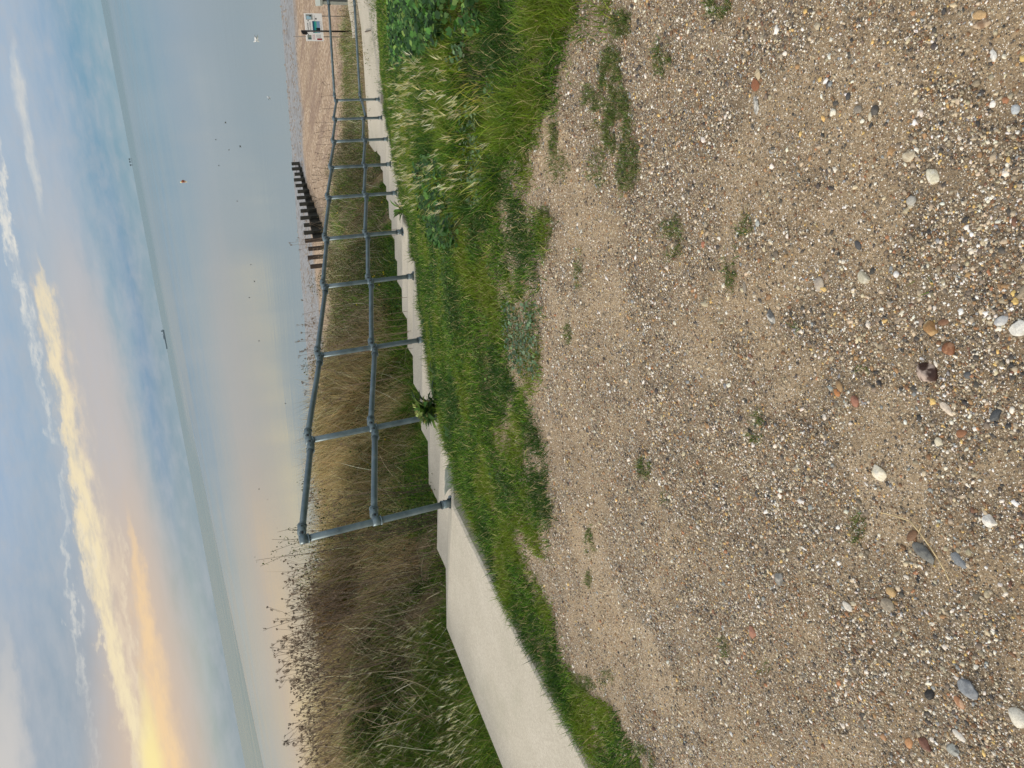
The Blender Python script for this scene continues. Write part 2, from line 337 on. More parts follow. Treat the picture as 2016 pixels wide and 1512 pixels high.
m, t = mat('concrete'); g = t.n('ShaderNodeNewGeometry'); P = g.outputs['Position']
n1 = t.noise(P, 2.2, 6, .65); n2 = t.noise(P, 60, 4, .7); n3 = t.noise(P, 340, 3, .7)
c = t.ramp(n1, [(.3, lc(180, 175, 160)), (.5, lc(189, 184, 169)), (.7, lc(198, 193, 179))])
c = t.mix(t.maprange(n2, .38, .66, 0, .5), c, lc(146, 136, 120)); c = t.mix(t.maprange(n3, .52, .68, 0, .7), c, lc(224, 218, 208))
nb = t.noise(P, 140, 4, .75); c = t.mix(t.maprange(nb, .36, .26, 0, .8), c, lc(96, 90, 80))
c = t.mix(t.maprange(n3, .44, .32, 0, .6), c, lc(120, 110, 98))
c = t.mix(t.maprange(t.noise(P, 1.6, 7, .7), .52, .68, 0, .45), c, lc(158, 156, 138))
b = t.n('ShaderNodeBsdfPrincipled', ins={'Base Color': c, 'Roughness': .85, 'Specular IOR Level': .25})
bp = t.n('ShaderNodeBump', ins={'Strength': .5, 'Distance': .002, 'Height': t.m('ADD', n3, n2)}); t.nt.links.new(bp.outputs[0], b.inputs['Normal'])
t.n('ShaderNodeOutputMaterial', ins={0: b.outputs[0]}); M_conc = m
M_conc2 = simple('weathered_concrete', lc(128, 120, 104), .9, 0, .35, 14, .006)
m, t = mat('galvanised_steel'); g = t.n('ShaderNodeNewGeometry'); P = g.outputs['Position']
n1 = t.noise(P, 9, 5, .65); n2 = t.noise(P, 90, 3, .6)
c = t.ramp(n1, [(.3, lc(88, 104, 112)), (.55, lc(110, 127, 134)), (.75, lc(134, 148, 152))])
c = t.mix(t.maprange(n2, .6, .75, 0, .5), c, lc(150, 158, 158)); c = t.mix(t.maprange(t.noise(P, 22, 6, .75), .58, .70, 0, .6), c, lc(128, 114, 96))
b = t.n('ShaderNodeBsdfPrincipled', ins={'Base Color': c, 'Roughness': t.maprange(n1, .3, .7, .38, .6), 'Metallic': .45})
t.n('ShaderNodeOutputMaterial', ins={0: b.outputs[0]}); M_steel = m
M_black = simple('black_metal', (.012, .012, .013, 1), .5)
M_darkwood = simple('tarred_timber', (.018, .02, .016, 1), .8, 0, .5, 6, .01)
M_brownwood = simple('worn_timber', lc(52, 44, 38), .85, 0, .4, 8, .01)

m, t = mat('sea'); g = t.n('ShaderNodeNewGeometry'); P = g.outputs['Position']
mp = t.n('ShaderNodeMapping', ins={'Rotation': (0, 0, -math.atan2(D[1], D[0])), 'Location': (0, 0, 0)}); t.nt.links.new(P, mp.inputs[0])
sx = t.n('ShaderNodeSeparateXYZ', ins={0: mp.outputs[0]})
vv = t.n('ShaderNodeCombineXYZ', ins={0: sx.outputs[0], 1: t.m('MULTIPLY', sx.outputs[1], .12), 2: 0.})
r1 = t.noise(vv.outputs[0], .9, 5, .6); r2 = t.noise(vv.outputs[0], 5.0, 3, .5); r3 = t.noise(vv.outputs[0], .12, 4, .5)
dist = t.n('ShaderNodeVectorMath', operation='LENGTH', ins={0: P}).outputs['Value']
patch = t.noise(t.n('ShaderNodeCombineXYZ', ins={0: t.m('MULTIPLY', sx.outputs[0], .02), 1: t.m('MULTIPLY', sx.outputs[1], .006), 2: 0.}).outputs[0], 1., 5, .6)
# the far ripple line where the wind-ruffled water starts
A = on_z(413, 1008, -CZ); B = on_z(504, 1441, -CZ); dv = (B - A)[:2]; dv = dv / np.hypot(*dv); nv = np.array([-dv[1], dv[0]])
if nv[1] < 0: nv = -nv
sxyz = t.n('ShaderNodeSeparateXYZ', ins={0: P})
pd = t.m('SUBTRACT', t.m('ADD', t.m('MULTIPLY', sxyz.outputs[0], float(nv[0])), t.m('MULTIPLY', sxyz.outputs[1], float(nv[1]))), float(A[:2] @ nv))
pd = t.m('ADD', pd, t.m('MULTIPLY', t.m('SUBTRACT', t.noise(P, .01, 3, .5), .5), 14.))
leftw = t.maprange(sxyz.outputs[0], 60, -30, 0, 1, 'SMOOTHSTEP')
far_l = t.maprange(pd, -4, 4, 0, 1, 'SMOOTHSTEP'); far_r = t.maprange(dist, 200, 1600, 0, 1, 'SMOOTHSTEP')
far = t.m('ADD', t.m('MULTIPLY', far_l, leftw), t.m('MULTIPLY', far_r, t.m('SUBTRACT', 1., leftw)))
colr = t.mix(far, lc(110, 120, 112), lc(86, 114, 116))
line = t.m('MULTIPLY', t.maprange(t.m('ABSOLUTE', t.m('SUBTRACT', pd, 3.)), 2, 9, 1, 0), leftw)
colr = t.mix(t.m('MULTIPLY', line, .6), colr, lc(60, 76, 84))
shallow = t.maprange(dist, 62, 44, 0, 1); colr = t.mix(t.m('MULTIPLY', shallow, .35), colr, lc(150, 152, 146))
h = t.m('ADD', t.m('MULTIPLY', r1, .6), t.m('MULTIPLY', r2, .12)); h = t.m('ADD', h, t.m('MULTIPLY', r3, 1.5))
bp = t.n('ShaderNodeBump', ins={'Strength': t.maprange(dist, 40, 900, .22, .07), 'Distance': .05, 'Height': h})
b = t.n('ShaderNodeBsdfPrincipled', ins={'Base Color': colr, 'Roughness': t.m('ADD', t.maprange(patch, .35, .65, .04, .12), t.m('MULTIPLY', far, .2)), 'IOR': 1.75, 'Normal': bp.outputs[0], 'Specular IOR Level': t.mix(far, (.5,) * 3 + (1,), (.16,) * 3 + (1,))})
t.n('ShaderNodeOutputMaterial', ins={0: b.outputs[0]}); M_sea = m

# ------------------------------------------------------------------ ground sheets
def axis(parts):
    out = []
    for a, b, st in parts: out += list(np.arange(a, b - 1e-6, st))
    out.append(parts[-1][1]); return np.array(out)
sa = axis([(-40, -8, 4), (-8, -5, .5), (-5, 0, .05), (0, 14, .14), (14, 44, .5), (44, 92, 4)])
na = axis([(-60, -10, 5), (-10, -5, .5), (-5, -.3, .06), (-.3, -.06, .03), (-.06, 1.14, .2), (1.14, 1.4, .03), (1.4, 6, .15), (6, 40, 1), (40, 140, 10)])
SS, NN = np.meshgrid(sa, na, indexing='ij')
X, Y = xy(SS, NN); Z = zt(SS, NN) + CZ
PT = np.stack([X, Y, Z], -1)
gm, gpx, gpy = grassmask(PT)
beach = sm(SS + (fbm(NN, SS, 6) - .5) * 2, 20.8, 22.); mud = sm(SS + (fbm(NN * .5, SS * .5, 5) - .5) * 2.5 + np.clip(NN - 10.5, 0, 20) * .55, 34.6, 36.4)
wetline = 0
grav = np.clip((~gm & (NN < -.05)) + sm(gpx, 940, 1000) * (NN < -.3), 0, 1).astype(float) * (1 - sm(SS, 4, 6))
colg = np.stack([grav, beach, mud], -1).reshape(-1, 3)
ni, nj = SS.shape
idx = np.arange(ni * nj).reshape(ni, nj)
Q = np.stack([idx[:-1, :-1], idx[1:, :-1], idx[1:, 1:], idx[:-1, 1:]], -1).reshape(-1, 4)
cs = (SS[:-1, :-1] + SS[1:, 1:]).ravel() / 2; cg = ((~gm & (NN < -.05) & (SS < 4)) * 1.)[:-1, :-1].ravel()
cls = np.where(cs > 20.2, 2, np.where(cg > .5, 0, 1))
def pdens(x, y, px):
    f = fbm(x * 2.2, y * 2.2, 111, 4) * .55 + fbm(x * 8, y * 8, 115, 3) * .45
    return f, np.clip((f - .49) / .32 + .55, .25, 1.) * (.5 + .5 * np.clip((px - 1080) / 550, 0, 1))
DENS = pdens(PT[..., 0], PT[..., 1], gpx)[1].ravel()
for k, nm in enumerate(('gravel_path', 'ground', 'beach')):
    q = Q[cls == k]; u, inv = np.unique(q, return_inverse=True)
    o_ = struct(mesh_np(nm, PT.reshape(-1, 3)[u], inv.ravel(), np.full(len(q), 4), M_ground, colg[u], True))
    at_ = o_.data.attributes.new('Dens', 'FLOAT', 'POINT'); at_.data.foreach_set('value', DENS[u].astype(np.float32))
bm = bmesh.new()
# sea: fine near shore, out to the horizon
rs = [0, 30, 45, 60, 90, 150, 300, 800, 3000, 12000, 40000]; prev = None
for r_ in rs[1:]:
    ring = [bm.verts.new((r_ * math.sin(a), r_ * math.cos(a), 0)) for a in np.linspace(0, 2 * math.pi, 73)[:-1]]
    if prev:
        for i in range(72): bm.faces.new((prev[i], ring[i], ring[(i + 1) % 72], prev[(i + 1) % 72]))
    prev = ring
sea = struct(bmo('sea', bm, M_sea))
for p in sea.data.polygons:
    if p.normal.z < 0: p.flip() if hasattr(p, 'flip') else None

# ------------------------------------------------------------------ stepped concrete path
prof = [(-9, -1.46), (-6, -1.50), (-3, -1.55), (-1.39, -1.59), (-.15, -1.66), (.46, -1.89), (.71, -1.9), (1.31, -2.13), (1.59, -2.14), (2.24, -2.37), (2.47, -2.375), (3.13, -2.595), (3.38, -2.6), (3.99, -2.8), (4.21, -2.805), (4.95, -3.05), (5.17, -3.055), (5.87, -3.275), (6.12, -3.29), (6.79, -3.515), (6.94, -3.52), (7.68, -3.755), (7.86, -3.76), (8.48, -3.96), (8.63, -3.965), (9.43, -4.2), (9.59, -4.21), (10.26, -4.42), (10.5, -4.43), (11.2, -4.64), (11.38, -4.65), (12.1, -4.88), (12.45, -4.9)]
def concrete_sheet():
    bm = bmesh.new(); ss = []
    for (a, za), (b_, zb) in zip(prof[:-1], prof[1:]):
        k = max(1, int((b_ - a) / .12))
        for i in range(k): ss.append((a + (b_ - a) * i / k, za + (zb - za) * i / k))
    ss.append(prof[-1]); ns = [-.13, -.11] + list(np.linspace(-.02, 1.1, 7)) + [1.185, 1.2]
    rows = []
    for s_, z_ in ss:
        row = []
        for j, n_ in enumerate(ns):
            ed = .012 if j in (0, len(ns) - 1) else 0
            wob = (float(fbm(s_ * 3, n_ * 3, 12)) - .5) * .008
            en = (float(fbm(s_ * 5, j, 14)) - .5) * .012 if ed else 0
            x, y = xy(s_, n_ + en); row.append(bm.verts.new((x, y, CZ + z_ - ed + wob)))
        rows.append(row)
    for i in range(len(rows) - 1):
        for j in range(len(ns) - 1): bm.faces.new((rows[i][j], rows[i][j + 1], rows[i + 1][j + 1], rows[i + 1][j]))
    for j0, jn in ((0, -.135), (len(ns) - 1, 1.205)):
        low = []
        for (s_, z_) in ss:
            x, y = xy(s_, jn); low.append(bm.verts.new((x, y, CZ + z_ - .34)))
        for i in range(len(rows) - 1):
            f = (rows[i][j0], rows[i + 1][j0], low[i + 1], low[i]) if j0 == 0 else (rows[i][j0], low[i], low[i + 1], rows[i + 1][j0])
            bm.faces.new(f)
    bmesh.ops.recalc_face_normals(bm, faces=bm.faces)
    return bmo('stepped_concrete_path', bm, M_conc)
struct(concrete_sheet())
def slab(name, pxs, z, thick, mt):
    bm = bmesh.new(); top = []; bot = []
    for p in pxs:
        q = on_z(p[0], p[1], z); top.append(bm.verts.new((q[0], q[1], z + CZ))); bot.append(bm.verts.new((q[0], q[1], z + CZ - thick)))
    bm.faces.new(top); bm.faces.new(bot[::-1])
    for i in range(len(top)): j = (i + 1) % len(top); bm.faces.new((top[i], bot[i], bot[j], top[j]))
    bmesh.ops.recalc_face_normals(bm, faces=bm.faces)
    return bmo(name, bm, mt)
struct(slab('concrete_landing', [(738, 299), (727, 284), (724, 240), (720, 190), (717, 140), (714, 95), (711, 55), (703, 0), (690, -90), (745, -90), (752, 0), (757, 100), (762, 200), (756, 262), (752, 290)], -4.915, .4, M_conc))
lw = slab('low_concrete_kerb', [(683, -20), (686, 20), (691, 45), (694, 75), (700, 72), (698, 40), (697, 10), (698, -20)], -5.25, .3, M_conc)
tag(lw, 'pale concrete kerb half hidden in plants beyond the foot of the steps', 'kerb')

# weathered haunch of concrete poking out of the turf beside the steps
def lump(name, s0, s1, n0, n1, zoff, seed, mt=None):
    bm = bmesh.new(); k = 14; rows = []
    for i in range(k + 1):
        s_ = s0 + (s1 - s0) * i / k; zc = np.interp(s_, [p[0] for p in prof], [p[1] for p in prof])
        env = math.sin(math.pi * min(max(i / k, .02), .98)) ** .4; row = []
        for j in range(6):
            v = j / 5; nn = n1 + (n0 - n1) * v * env
            z_ = zc + zoff - .14 * v * v * env - (.3 if j == 5 else 0) + (float(fbm(s_ * 8, nn * 8, seed)) - .5) * .03
            x, y = xy(s_, nn); row.append(bm.verts.new((x, y, z_ + CZ)))
        rows.append(row)
    for i in range(k):
        for j in range(5): bm.faces.new((rows[i][j], rows[i][j + 1], rows[i + 1][j + 1], rows[i + 1][j]))
    bmesh.ops.recalc_face_normals(bm, faces=bm.faces)
    return bmo(name, bm, mt or M_conc2)
G_h = 'weathered concrete haunches beside the steps'
tag(lump('concrete_haunch', 3.95, 5.05, -.34, -.10, -.012, 1), 'brown weathered concrete haunch between the fourth and fifth rail posts from the near end', 'concrete edging', G_h)
tag(lump('concrete_haunch', 2.95, 3.75, -.28, -.10, -.012, 2), 'stained concrete haunch just up the steps from the fourth rail post', 'concrete edging', G_h)
tag(lump('concrete_haunch', 10.85, 11.9, -.30, -.10, -.012, 3, M_conc2), 'grey concrete haunch at the foot of the second last post down', 'concrete edging', G_h)
tag(lump('concrete_block', .06, .34, -.26, -.03, .05, 5, simple('grey_concrete', lc(134, 140, 128), .85, 0, .25, 22, .004)), 'rounded grey concrete block sunk in turf beside the nearest post', 'concrete block')

# ------------------------------------------------------------------ handrail
TOP = [(597, 1058), (608, 867), (627, 700), (638, 564), (641, 470.6), (646.8, 391), (651.8, 330.8), (656.7, 278.8), (658.7, 235), (660.7, 197.4)]
MID = [(743, 1029.6), (734, 843), (735, 684), (728, 554), (721, 462.7), (718, 383), (717, 325.8), (717, 275.8), (714, 233), (711, 196.4)]
BAS = [(891, 999), (849, 826), (835, 668), (808.5, 545), (791.7, 458.7), (774.8, 380), (770, 323.8), (761, 274), (752, 231.7), (746, 195.4)]
posts = []
for tpx, mpx, bpx in zip(TOP, MID, BAS):
    a = on_plane_n(*tpx, 0); b_ = on_plane_n(*mpx, 0); c_ = on_plane_n(*bpx, 0)
    s_ = (a[0] + b_[0]) / 2
    zc = float(np.interp(s_, [p[0] for p in prof], [p[1] for p in prof]))
    x, y = xy(s_, 0); posts.append([x, y, a[1] + CZ, b_[1] + CZ, zc + CZ - .004, s_])
# last post turns the corner along the landing
for tp, mp_ in (((644.5, -6), (695.5, -6)),):
    a = ray(*tp); b_ = ray(*mp_); ha = math.hypot(a[0], a[1]); hb = math.hypot(b_[0], b_[1]); rho = .53 / (a[2] / ha - b_[2] / hb)
    x = a[0] / ha * rho; y = a[1] / ha * rho; zz = a[2] / ha * rho
    posts.append([x, y, zz + CZ, zz - .53 + CZ, CZ - 4.93, 99])
rail = empty('handrail', (posts[0][0], posts[0][1], posts[0][4]), 'long two-rail galvanised steel handrail running down the near side of the concrete steps', 'handrail')
bpy.context.view_layer.update()
RI = rail.matrix_world.inverted()
def put(o, parent, root=rail):
    o.parent = parent
    return o
def rl(v): return Vector(v) - Vector(rail.location)
def mkfit(c, dirs, r=.031, L=.085, vlen=.05, screws=True):
    """swivel pipe fitting: collar on the post, knuckle and collar on each rail end"""
    bm = bmesh.new(); c = Vector(c)
    tube(bm, c - Vector((0, 0, vlen / 2)), c + Vector((0, 0, vlen / 2)), r, seg=18)
    tube(bm, c - Vector((0, 0, vlen / 2 - .004)), c - Vector((0, 0, vlen / 2 + .006)), r + .0035, seg=18)
    for dv_, off in dirs:
        dv_ = Vector(dv_).normalized(); side = dv_.cross(Vector((0, 0, 1))).normalized()
        k = c + dv_ * .043 + Vector((0, 0, off * .6))
        tube(bm, k - side * .024, k + side * .024, .021, seg=14); tube(bm, k - side * .030, k + side * .030, .009, seg=8, mi=1)
        a_ = c + dv_ * .06 + Vector((0, 0, off)); b2 = a_ + dv_ * L
        tube(bm, a_, b2, r, seg=18); tube(bm, b2 - dv_ * .012, b2, r + .003, seg=18)
        m_ = a_ + dv_ * (L * .55)
        tube(bm, m_ + Vector((0, 0, r - .004)), m_ + Vector((0, 0, r + .003)), .007, seg=8, mi=1)
        cam_side = side if side.dot(-Vector((c.x, c.y, 0)) + Vector((0, 0, 0)) - Vector(rail.location)) > 0 else -side
        tube(bm, m_ + cam_side * (r - .004), m_ + cam_side * (r + .0015), .006, seg=8, mi=1)
    return bm
J = .017
nP = len(posts)
def railend(i, lvl): p = posts[i]; return Vector((p[0], p[1], p[lvl]))
for i, p in enumerate(posts):
    base_ = rl((p[0], p[1], p[4])); topz = rl((p[0], p[1], p[2]))
    bm = bmesh.new(); tube(bm, base_, topz + Vector((0, 0, .02)), .0241, seg=20, rings=4)
    po = put(bmo('post', bm, M_steel, smooth=False), rail)
    bm = bmesh.new(); tube(bm, base_ + Vector((0, 0, .001)), base_ + Vector((0, 0, .010)), .056, seg=24)
    tube(bm, base_ + Vector((0, 0, .010)), base_ + Vector((0, 0, .085)), .031, seg=18); tube(bm, base_ + Vector((0, 0, .078)), base_ + Vector((0, 0, .085)), .0335, seg=18)
    dD = Vector((D[0], D[1], 0)); nD = Vector((N[0], N[1], 0))
    for k_ in (dD * .043, -dD * .043, nD * .043, -nD * .043): tube(bm, base_ + k_ + Vector((0, 0, .009)), base_ + k_ + Vector((0, 0, .020)), .008, seg=6, mi=1)
    for hh in (.03, .062): tube(bm, base_ - nD * .029 + Vector((0, 0, hh)) + dD * .008, base_ - nD * .033 + Vector((0, 0, hh)) + dD * .008, .006, seg=8, mi=1)
    put(bmo('base_flange', bm, mats=[M_steel, M_black]), po)
    for lvl in (2, 3):
        c = rl((p[0], p[1], p[lvl])); dirs = []
        if i > 0:
            dirs.append((railend(i - 1, lvl) - railend(i, lvl), -J))
        if i < nP - 1:
            dirs.append((railend(i + 1, lvl) - railend(i, lvl), J))
        if lvl == 3 and i == 8: dirs = dirs[:1]
        put(bmo('swivel_fitting', mkfit(c, dirs, vlen=.062), mats=[M_steel, M_black]), po)
    if i < nP - 1:
        for lvl, nm in ((2, 'top_rail'), (3, 'mid_rail')):
            a_ = railend(i, lvl); b_ = railend(i + 1, lvl); dv_ = (b_ - a_).normalized()
            a2 = a_ + dv_ * .065 + Vector((0, 0, J)); b2 = b_ - dv_ * .065 - Vector((0, 0, J))
            if lvl == 3 and i == 8: a2 = a_ + dv_ * .14 + Vector((0, 0, -.06))      # loose end, slipped out of its fitting
            bm = bmesh.new(); tube(bm, rl(a2), rl(b2), .0241, seg=20, rings=4)
            if lvl == 3 and i == 8: tube(bm, rl(a2 - dv_ * .0015), rl(a2 + dv_ * .001), .0205, seg=16, mi=1)  # black disc paints the shade inside the hollow pipe end
            put(bmo(nm, bm, mats=[M_steel, M_black]), rail)

# ------------------------------------------------------------------ ribbons (grass blades, stems)
def ribbons(B, H, Wd, lean, az_, bend, cols, seg=2, face=None, tipw=.08):
    """B base pts, H length, Wd width, lean from vertical (rad), az_ lean heading, bend extra lean at the tip"""
    k = len(B); f = rng.uniform(0, 2 * math.pi, k) if face is None else face
    sv = np.stack([np.cos(f), np.sin(f), np.zeros(k)], -1)
    hd = np.stack([np.cos(az_), np.sin(az_), np.zeros(k)], -1)
    V = np.zeros((k, 2 * seg + 1, 3), np.float32); c = B.copy(); V[:, 0] = c - sv * Wd[:, None] / 2; V[:, 1] = c + sv * Wd[:, None] / 2
    for j in range(1, seg + 1):
        th = lean + bend * (j - .5) / seg
        c = c + (hd * np.sin(th)[:, None] + np.array([0, 0, 1.]) * np.cos(th)[:, None]) * (H / seg)[:, None]
        ww = (1 - (j / seg) * (1 - tipw)) ** .7
        if j < seg: V[:, 2 * j] = c - sv * (Wd * ww / 2)[:, None]; V[:, 2 * j + 1] = c + sv * (Wd * ww / 2)[:, None]
        else: V[:, 2 * seg] = c
    o = np.arange(k)[:, None] * (2 * seg + 1); fl = []; sz = []
    for j in range(seg - 1): fl.append(o + np.array([[2 * j, 2 * j + 1, 2 * j + 3, 2 * j + 2]])); sz.append(4)
    fl.append(o + np.array([[2 * seg - 2, 2 * seg - 1, 2 * seg]])); sz.append(3)
    F_ = np.concatenate(fl, 1).ravel(); sizes = np.tile(sz, k)
    C = np.repeat(cols[:, None, :], 2 * seg + 1, 1)
    return V.reshape(-1, 3), F_, sizes, C.reshape(-1, 3)
class Bag:
    def __init__(s): s.V = []; s.F = []; s.S = []; s.C = []; s.o = 0
    def add(s, r):
        V, F_, S_, C = r; s.V.append(V); s.F.append(np.asarray(F_) + s.o); s.S.append(S_); s.C.append(C); s.o += len(V)
    def build(s, name, mt, smooth=False, parent=None):
        return mesh_np(name, np.concatenate(s.V), np.concatenate(s.F), np.concatenate(s.S), mt, np.concatenate(s.C), smooth, parent)
def palette(k, cols, wts, jit=.2):
    L = np.array([lin(c) for c in cols]); i = rng.choice(len(cols), k, p=np.array(wts) / sum(wts))
    c = L[i] * rng.uniform(1 - jit * 2, 1 + jit * 2, (k, 1)) * rng.uniform(1 - jit * .5, 1 + jit * .5, (k, 3)); return np.clip(c, 0, .9)
def ground_pts(s0, s1, n0, n1, k):
    s_ = rng.uniform(s0, s1, k); n_ = rng.uniform(n0, n1, k); x, y = xy(s_, n_); return np.stack([x, y, zt(s_, n_) + CZ], -1), s_, n_
GREENS = [(56, 96, 22), (76, 118, 28), (102, 142, 38), (138, 164, 62), (36, 70, 24), (172, 170, 100)]
def toward_cam_xy(B): q = -B[:, :2]; return np.arctan2(q[:, 1], q[:, 0])

# turf between the gravel and the steps
MALP = [[(795, -200), (960, -200), (985, -20), (960, 60), (900, 75), (850, 110), (800, 130), (790, 60)], [(900, 90), (960, 60), (985, 180), (975, 290), (960, 400), (920, 410), (925, 280), (900, 180)], [(835, 320), (880, 300), (905, 380), (915, 440), (905, 490), (870, 480), (850, 420)], [(1000, 600), (1055, 590), (1062, 660), (1058, 740), (1020, 760), (1000, 700)]]
bag = Bag()
for (s0, s1, n0, n1, k, hm) in ((-3.4, -1., -3.2, -.02, 150000, 1.), (-2.2, -1., -6, -3.2, 60000, 1.), (-1., 1.5, -4.6, -.02, 190000, 1.), (1.5, 5, -4.5, -.02, 120000, 1.2), (5, 13.5, -5, -.02, 110000, 1.6), (-5, -3.4, -2, -.02, 12000, 1)):
    B, s_, n_ = ground_pts(s0, s1, n0, n1, k); g, px, py = grassmask(B, True)
    near_edge = sm(n_, -.5, -.05)
    pat = fbm(B[:, 0] * 1.7, B[:, 1] * 1.7, 31); pat2 = fbm(B[:, 0] * 7, B[:, 1] * 7, 37)
    tall = np.clip(inpoly(px, py, [(820, -200), (1000, -200), (1110, -50), (1080, 60), (1050, 150), (1040, 230), (1000, 330), (960, 420), (880, 430), (820, 300)]) * 1., 0, 1)
    midw = inpoly(px, py, [(1100, -100), (1000, 300), (1035, 360), (1060, 250), (1090, 180), (1120, 60), (1180, -60)]) * 1.
    thin = rng.random(k) < .6 * sm(px, 940, 1000) * sm(.42 - pat2, 0, .08) * (1 - tall)
    hn = ((s_ > 3.95) & (s_ < 5.05) & (n_ > -.30)) | ((s_ > 2.95) & (s_ < 3.75) & (n_ > -.24)) | ((s_ > 10.85) & (s_ < 11.9) & (n_ > -.27)) | ((s_ > .02) & (s_ < .36) & (n_ > -.24)) | ((s_ > -.2) & (s_ < .08) & (n_ > -.10))
    keep = g & ~thin & ~hn & (rng.random(k) < np.clip(.35 + 1.2 * pat2, 0, 1))
    B = B[keep]; pat = pat[keep]; pat2 = pat2[keep]; ne = near_edge[keep]; tl = tall[keep]; mw = midw[keep]; px = px[keep]
    k = len(B); dist = np.linalg.norm(B[:, :2], axis=1)
    H = (.030 + .040 * pat + .055 * ne + .10 * tl * pat2 + .04 * mw) * rng.uniform(.5, 1.35, k) * (hm ** .5)
    W_ = np.clip(.0018 + .00065 * dist, .0028, .009) * rng.uniform(.6, 1.4, k)
    c = palette(k, GREENS, [3, 4, 3, 1.2, 3, .4], .22)
    pat3 = fbm(B[:, 0] * 3.4, B[:, 1] * 3.4, 39); yl = sm(pat3, .52, .72)[:, None] * .5; c = c * (1 - yl) + np.array(lin((132, 146, 40))) * yl * rng.uniform(.7, 1.25, (k, 1))
    dk = sm(-pat3, -.5, -.34)[:, None] * .7; c = c * (1 - dk) + np.array(lin((36, 72, 24))) * dk; dd_ = (rng.random(k) < .05)[:, None]; c = np.where(dd_, lin((196, 182, 130)), c)
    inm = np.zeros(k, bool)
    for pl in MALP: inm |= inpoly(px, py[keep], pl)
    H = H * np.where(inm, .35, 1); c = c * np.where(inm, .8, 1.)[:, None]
    bag.add(ribbons(B, H, W_, rng.uniform(0, .8, k), rng.uniform(0, 6.28, k), rng.uniform(.1, 1.9, k), c, 3))
B, s_, n_ = ground_pts(-4.4, -.3, -5.2, -.5, 1500000); px, py = proj(B); k_all = np.zeros(len(B))
for (cx, cy, rx, ry, de) in TUFTS:
    d2 = ((px - cx) / (rx * 1.15)) ** 2 + ((py - cy) / (ry * 1.15)) ** 2
    k_all = np.maximum(k_all, de * np.clip(1.6 - 1.1 * d2, 0, 1))
k_all = k_all * (fbm(B[:, 0] * 22, B[:, 1] * 22, 41) > .42)
sel = rng.random(len(B)) < k_all * .8; B = B[sel]; k = len(B)
bag.add(ribbons(B, rng.uniform(.012, .036, k), rng.uniform(.0018, .0032, k), rng.uniform(.2, 1., k), rng.uniform(0, 6.28, k), rng.uniform(.2, 1, k), palette(k, [(70, 96, 40), (92, 120, 50), (124, 132, 72), (150, 140, 100)], [3, 3, 2, 1]), 2))
tag(bag.build('turf_grass', M_leaf), 'short green turf grass covering the slope between gravel and steps, with tufts in the gravel', 'grass', kind='stuff')

# tall wall-barley with pale seed heads
def barley(name, label, polys, k, H0, heads, srange, leafcols, wts):
    bag = Bag(); B, s_, n_ = ground_pts(*srange, k); px, py = proj(B); ok = np.zeros(k, bool)
    for pl in polys: ok |= inpoly(px, py, pl)
    ok &= (n_ < -.15) | (n_ > 1.24); ok &= fbm(B[:, 0] * 5, B[:, 1] * 5, 51) > .45
    B = B[ok]; k = len(B); az0 = math.atan2(-.55, -.83)
    a_ = az0 + rng.normal(0, .9, k); H = H0 * rng.uniform(.5, 1.25, k); ln = rng.uniform(.05, .5, k); bd = rng.uniform(.3, 1.3, k)
    bag.add(ribbons(B, H, rng.uniform(.003, .006, k), ln, a_, bd, palette(k, leafcols, wts), 3))
    hsel = rng.random(k) < heads; B2 = B[hsel]; H2 = H[hsel] * 1.05; l2 = ln[hsel] * .6; a2 = a_[hsel]; kk = len(B2)
    bag.add(ribbons(B2, H2, np.full(kk, .0022), l2, a2, np.zeros(kk), palette(kk, [(170, 170, 110)], [1]), 2, tipw=.8))
    tip = B2 + np.stack([np.cos(a2) * np.sin(l2), np.sin(a2) * np.sin(l2), np.cos(l2)], -1) * H2[:, None]
    for q in range(7):
        hl = rng.uniform(.03, .065, kk)
        bag.add(ribbons(tip - np.array([0, 0, .035]) * rng.uniform(0, 1, (kk, 1)), hl, rng.uniform(.003, .006, kk), l2 + rng.uniform(0, .5, kk), a2 + rng.normal(0, .6, kk), np.full(kk, .3), palette(kk, [(232, 226, 176), (210, 202, 140), (244, 238, 204)], [2, 1, 1]), 2))
    tag(bag.build(name, M_leaf), label, 'grass', kind='stuff')
barley('barley_grass', 'yellow-green barley grass with pale seed heads growing on the turf bank to the right of the gravel', [[(815, 110), (930, 90), (1010, 150), (1000, 330), (900, 440), (830, 400), (800, 250)]], 50000, .17, .09, (-2, 8, -5, -.1), [(92, 130, 30), (136, 160, 44), (180, 184, 80), (226, 214, 136)], [3, 3, 2, .8])
barley('barley_grass', 'tall barley grass with cream seed heads along the seaward edge of the top slab', [[(700, 1130), (905, 1180), (1010, 1540), (1020, 1900), (700, 1900)]], 34000, .27, .08, (-6, .6, 1.24, 2.6), [(88, 128, 34), (128, 156, 46), (176, 180, 92), (226, 216, 166)], [3, 3, 1.6, .7])

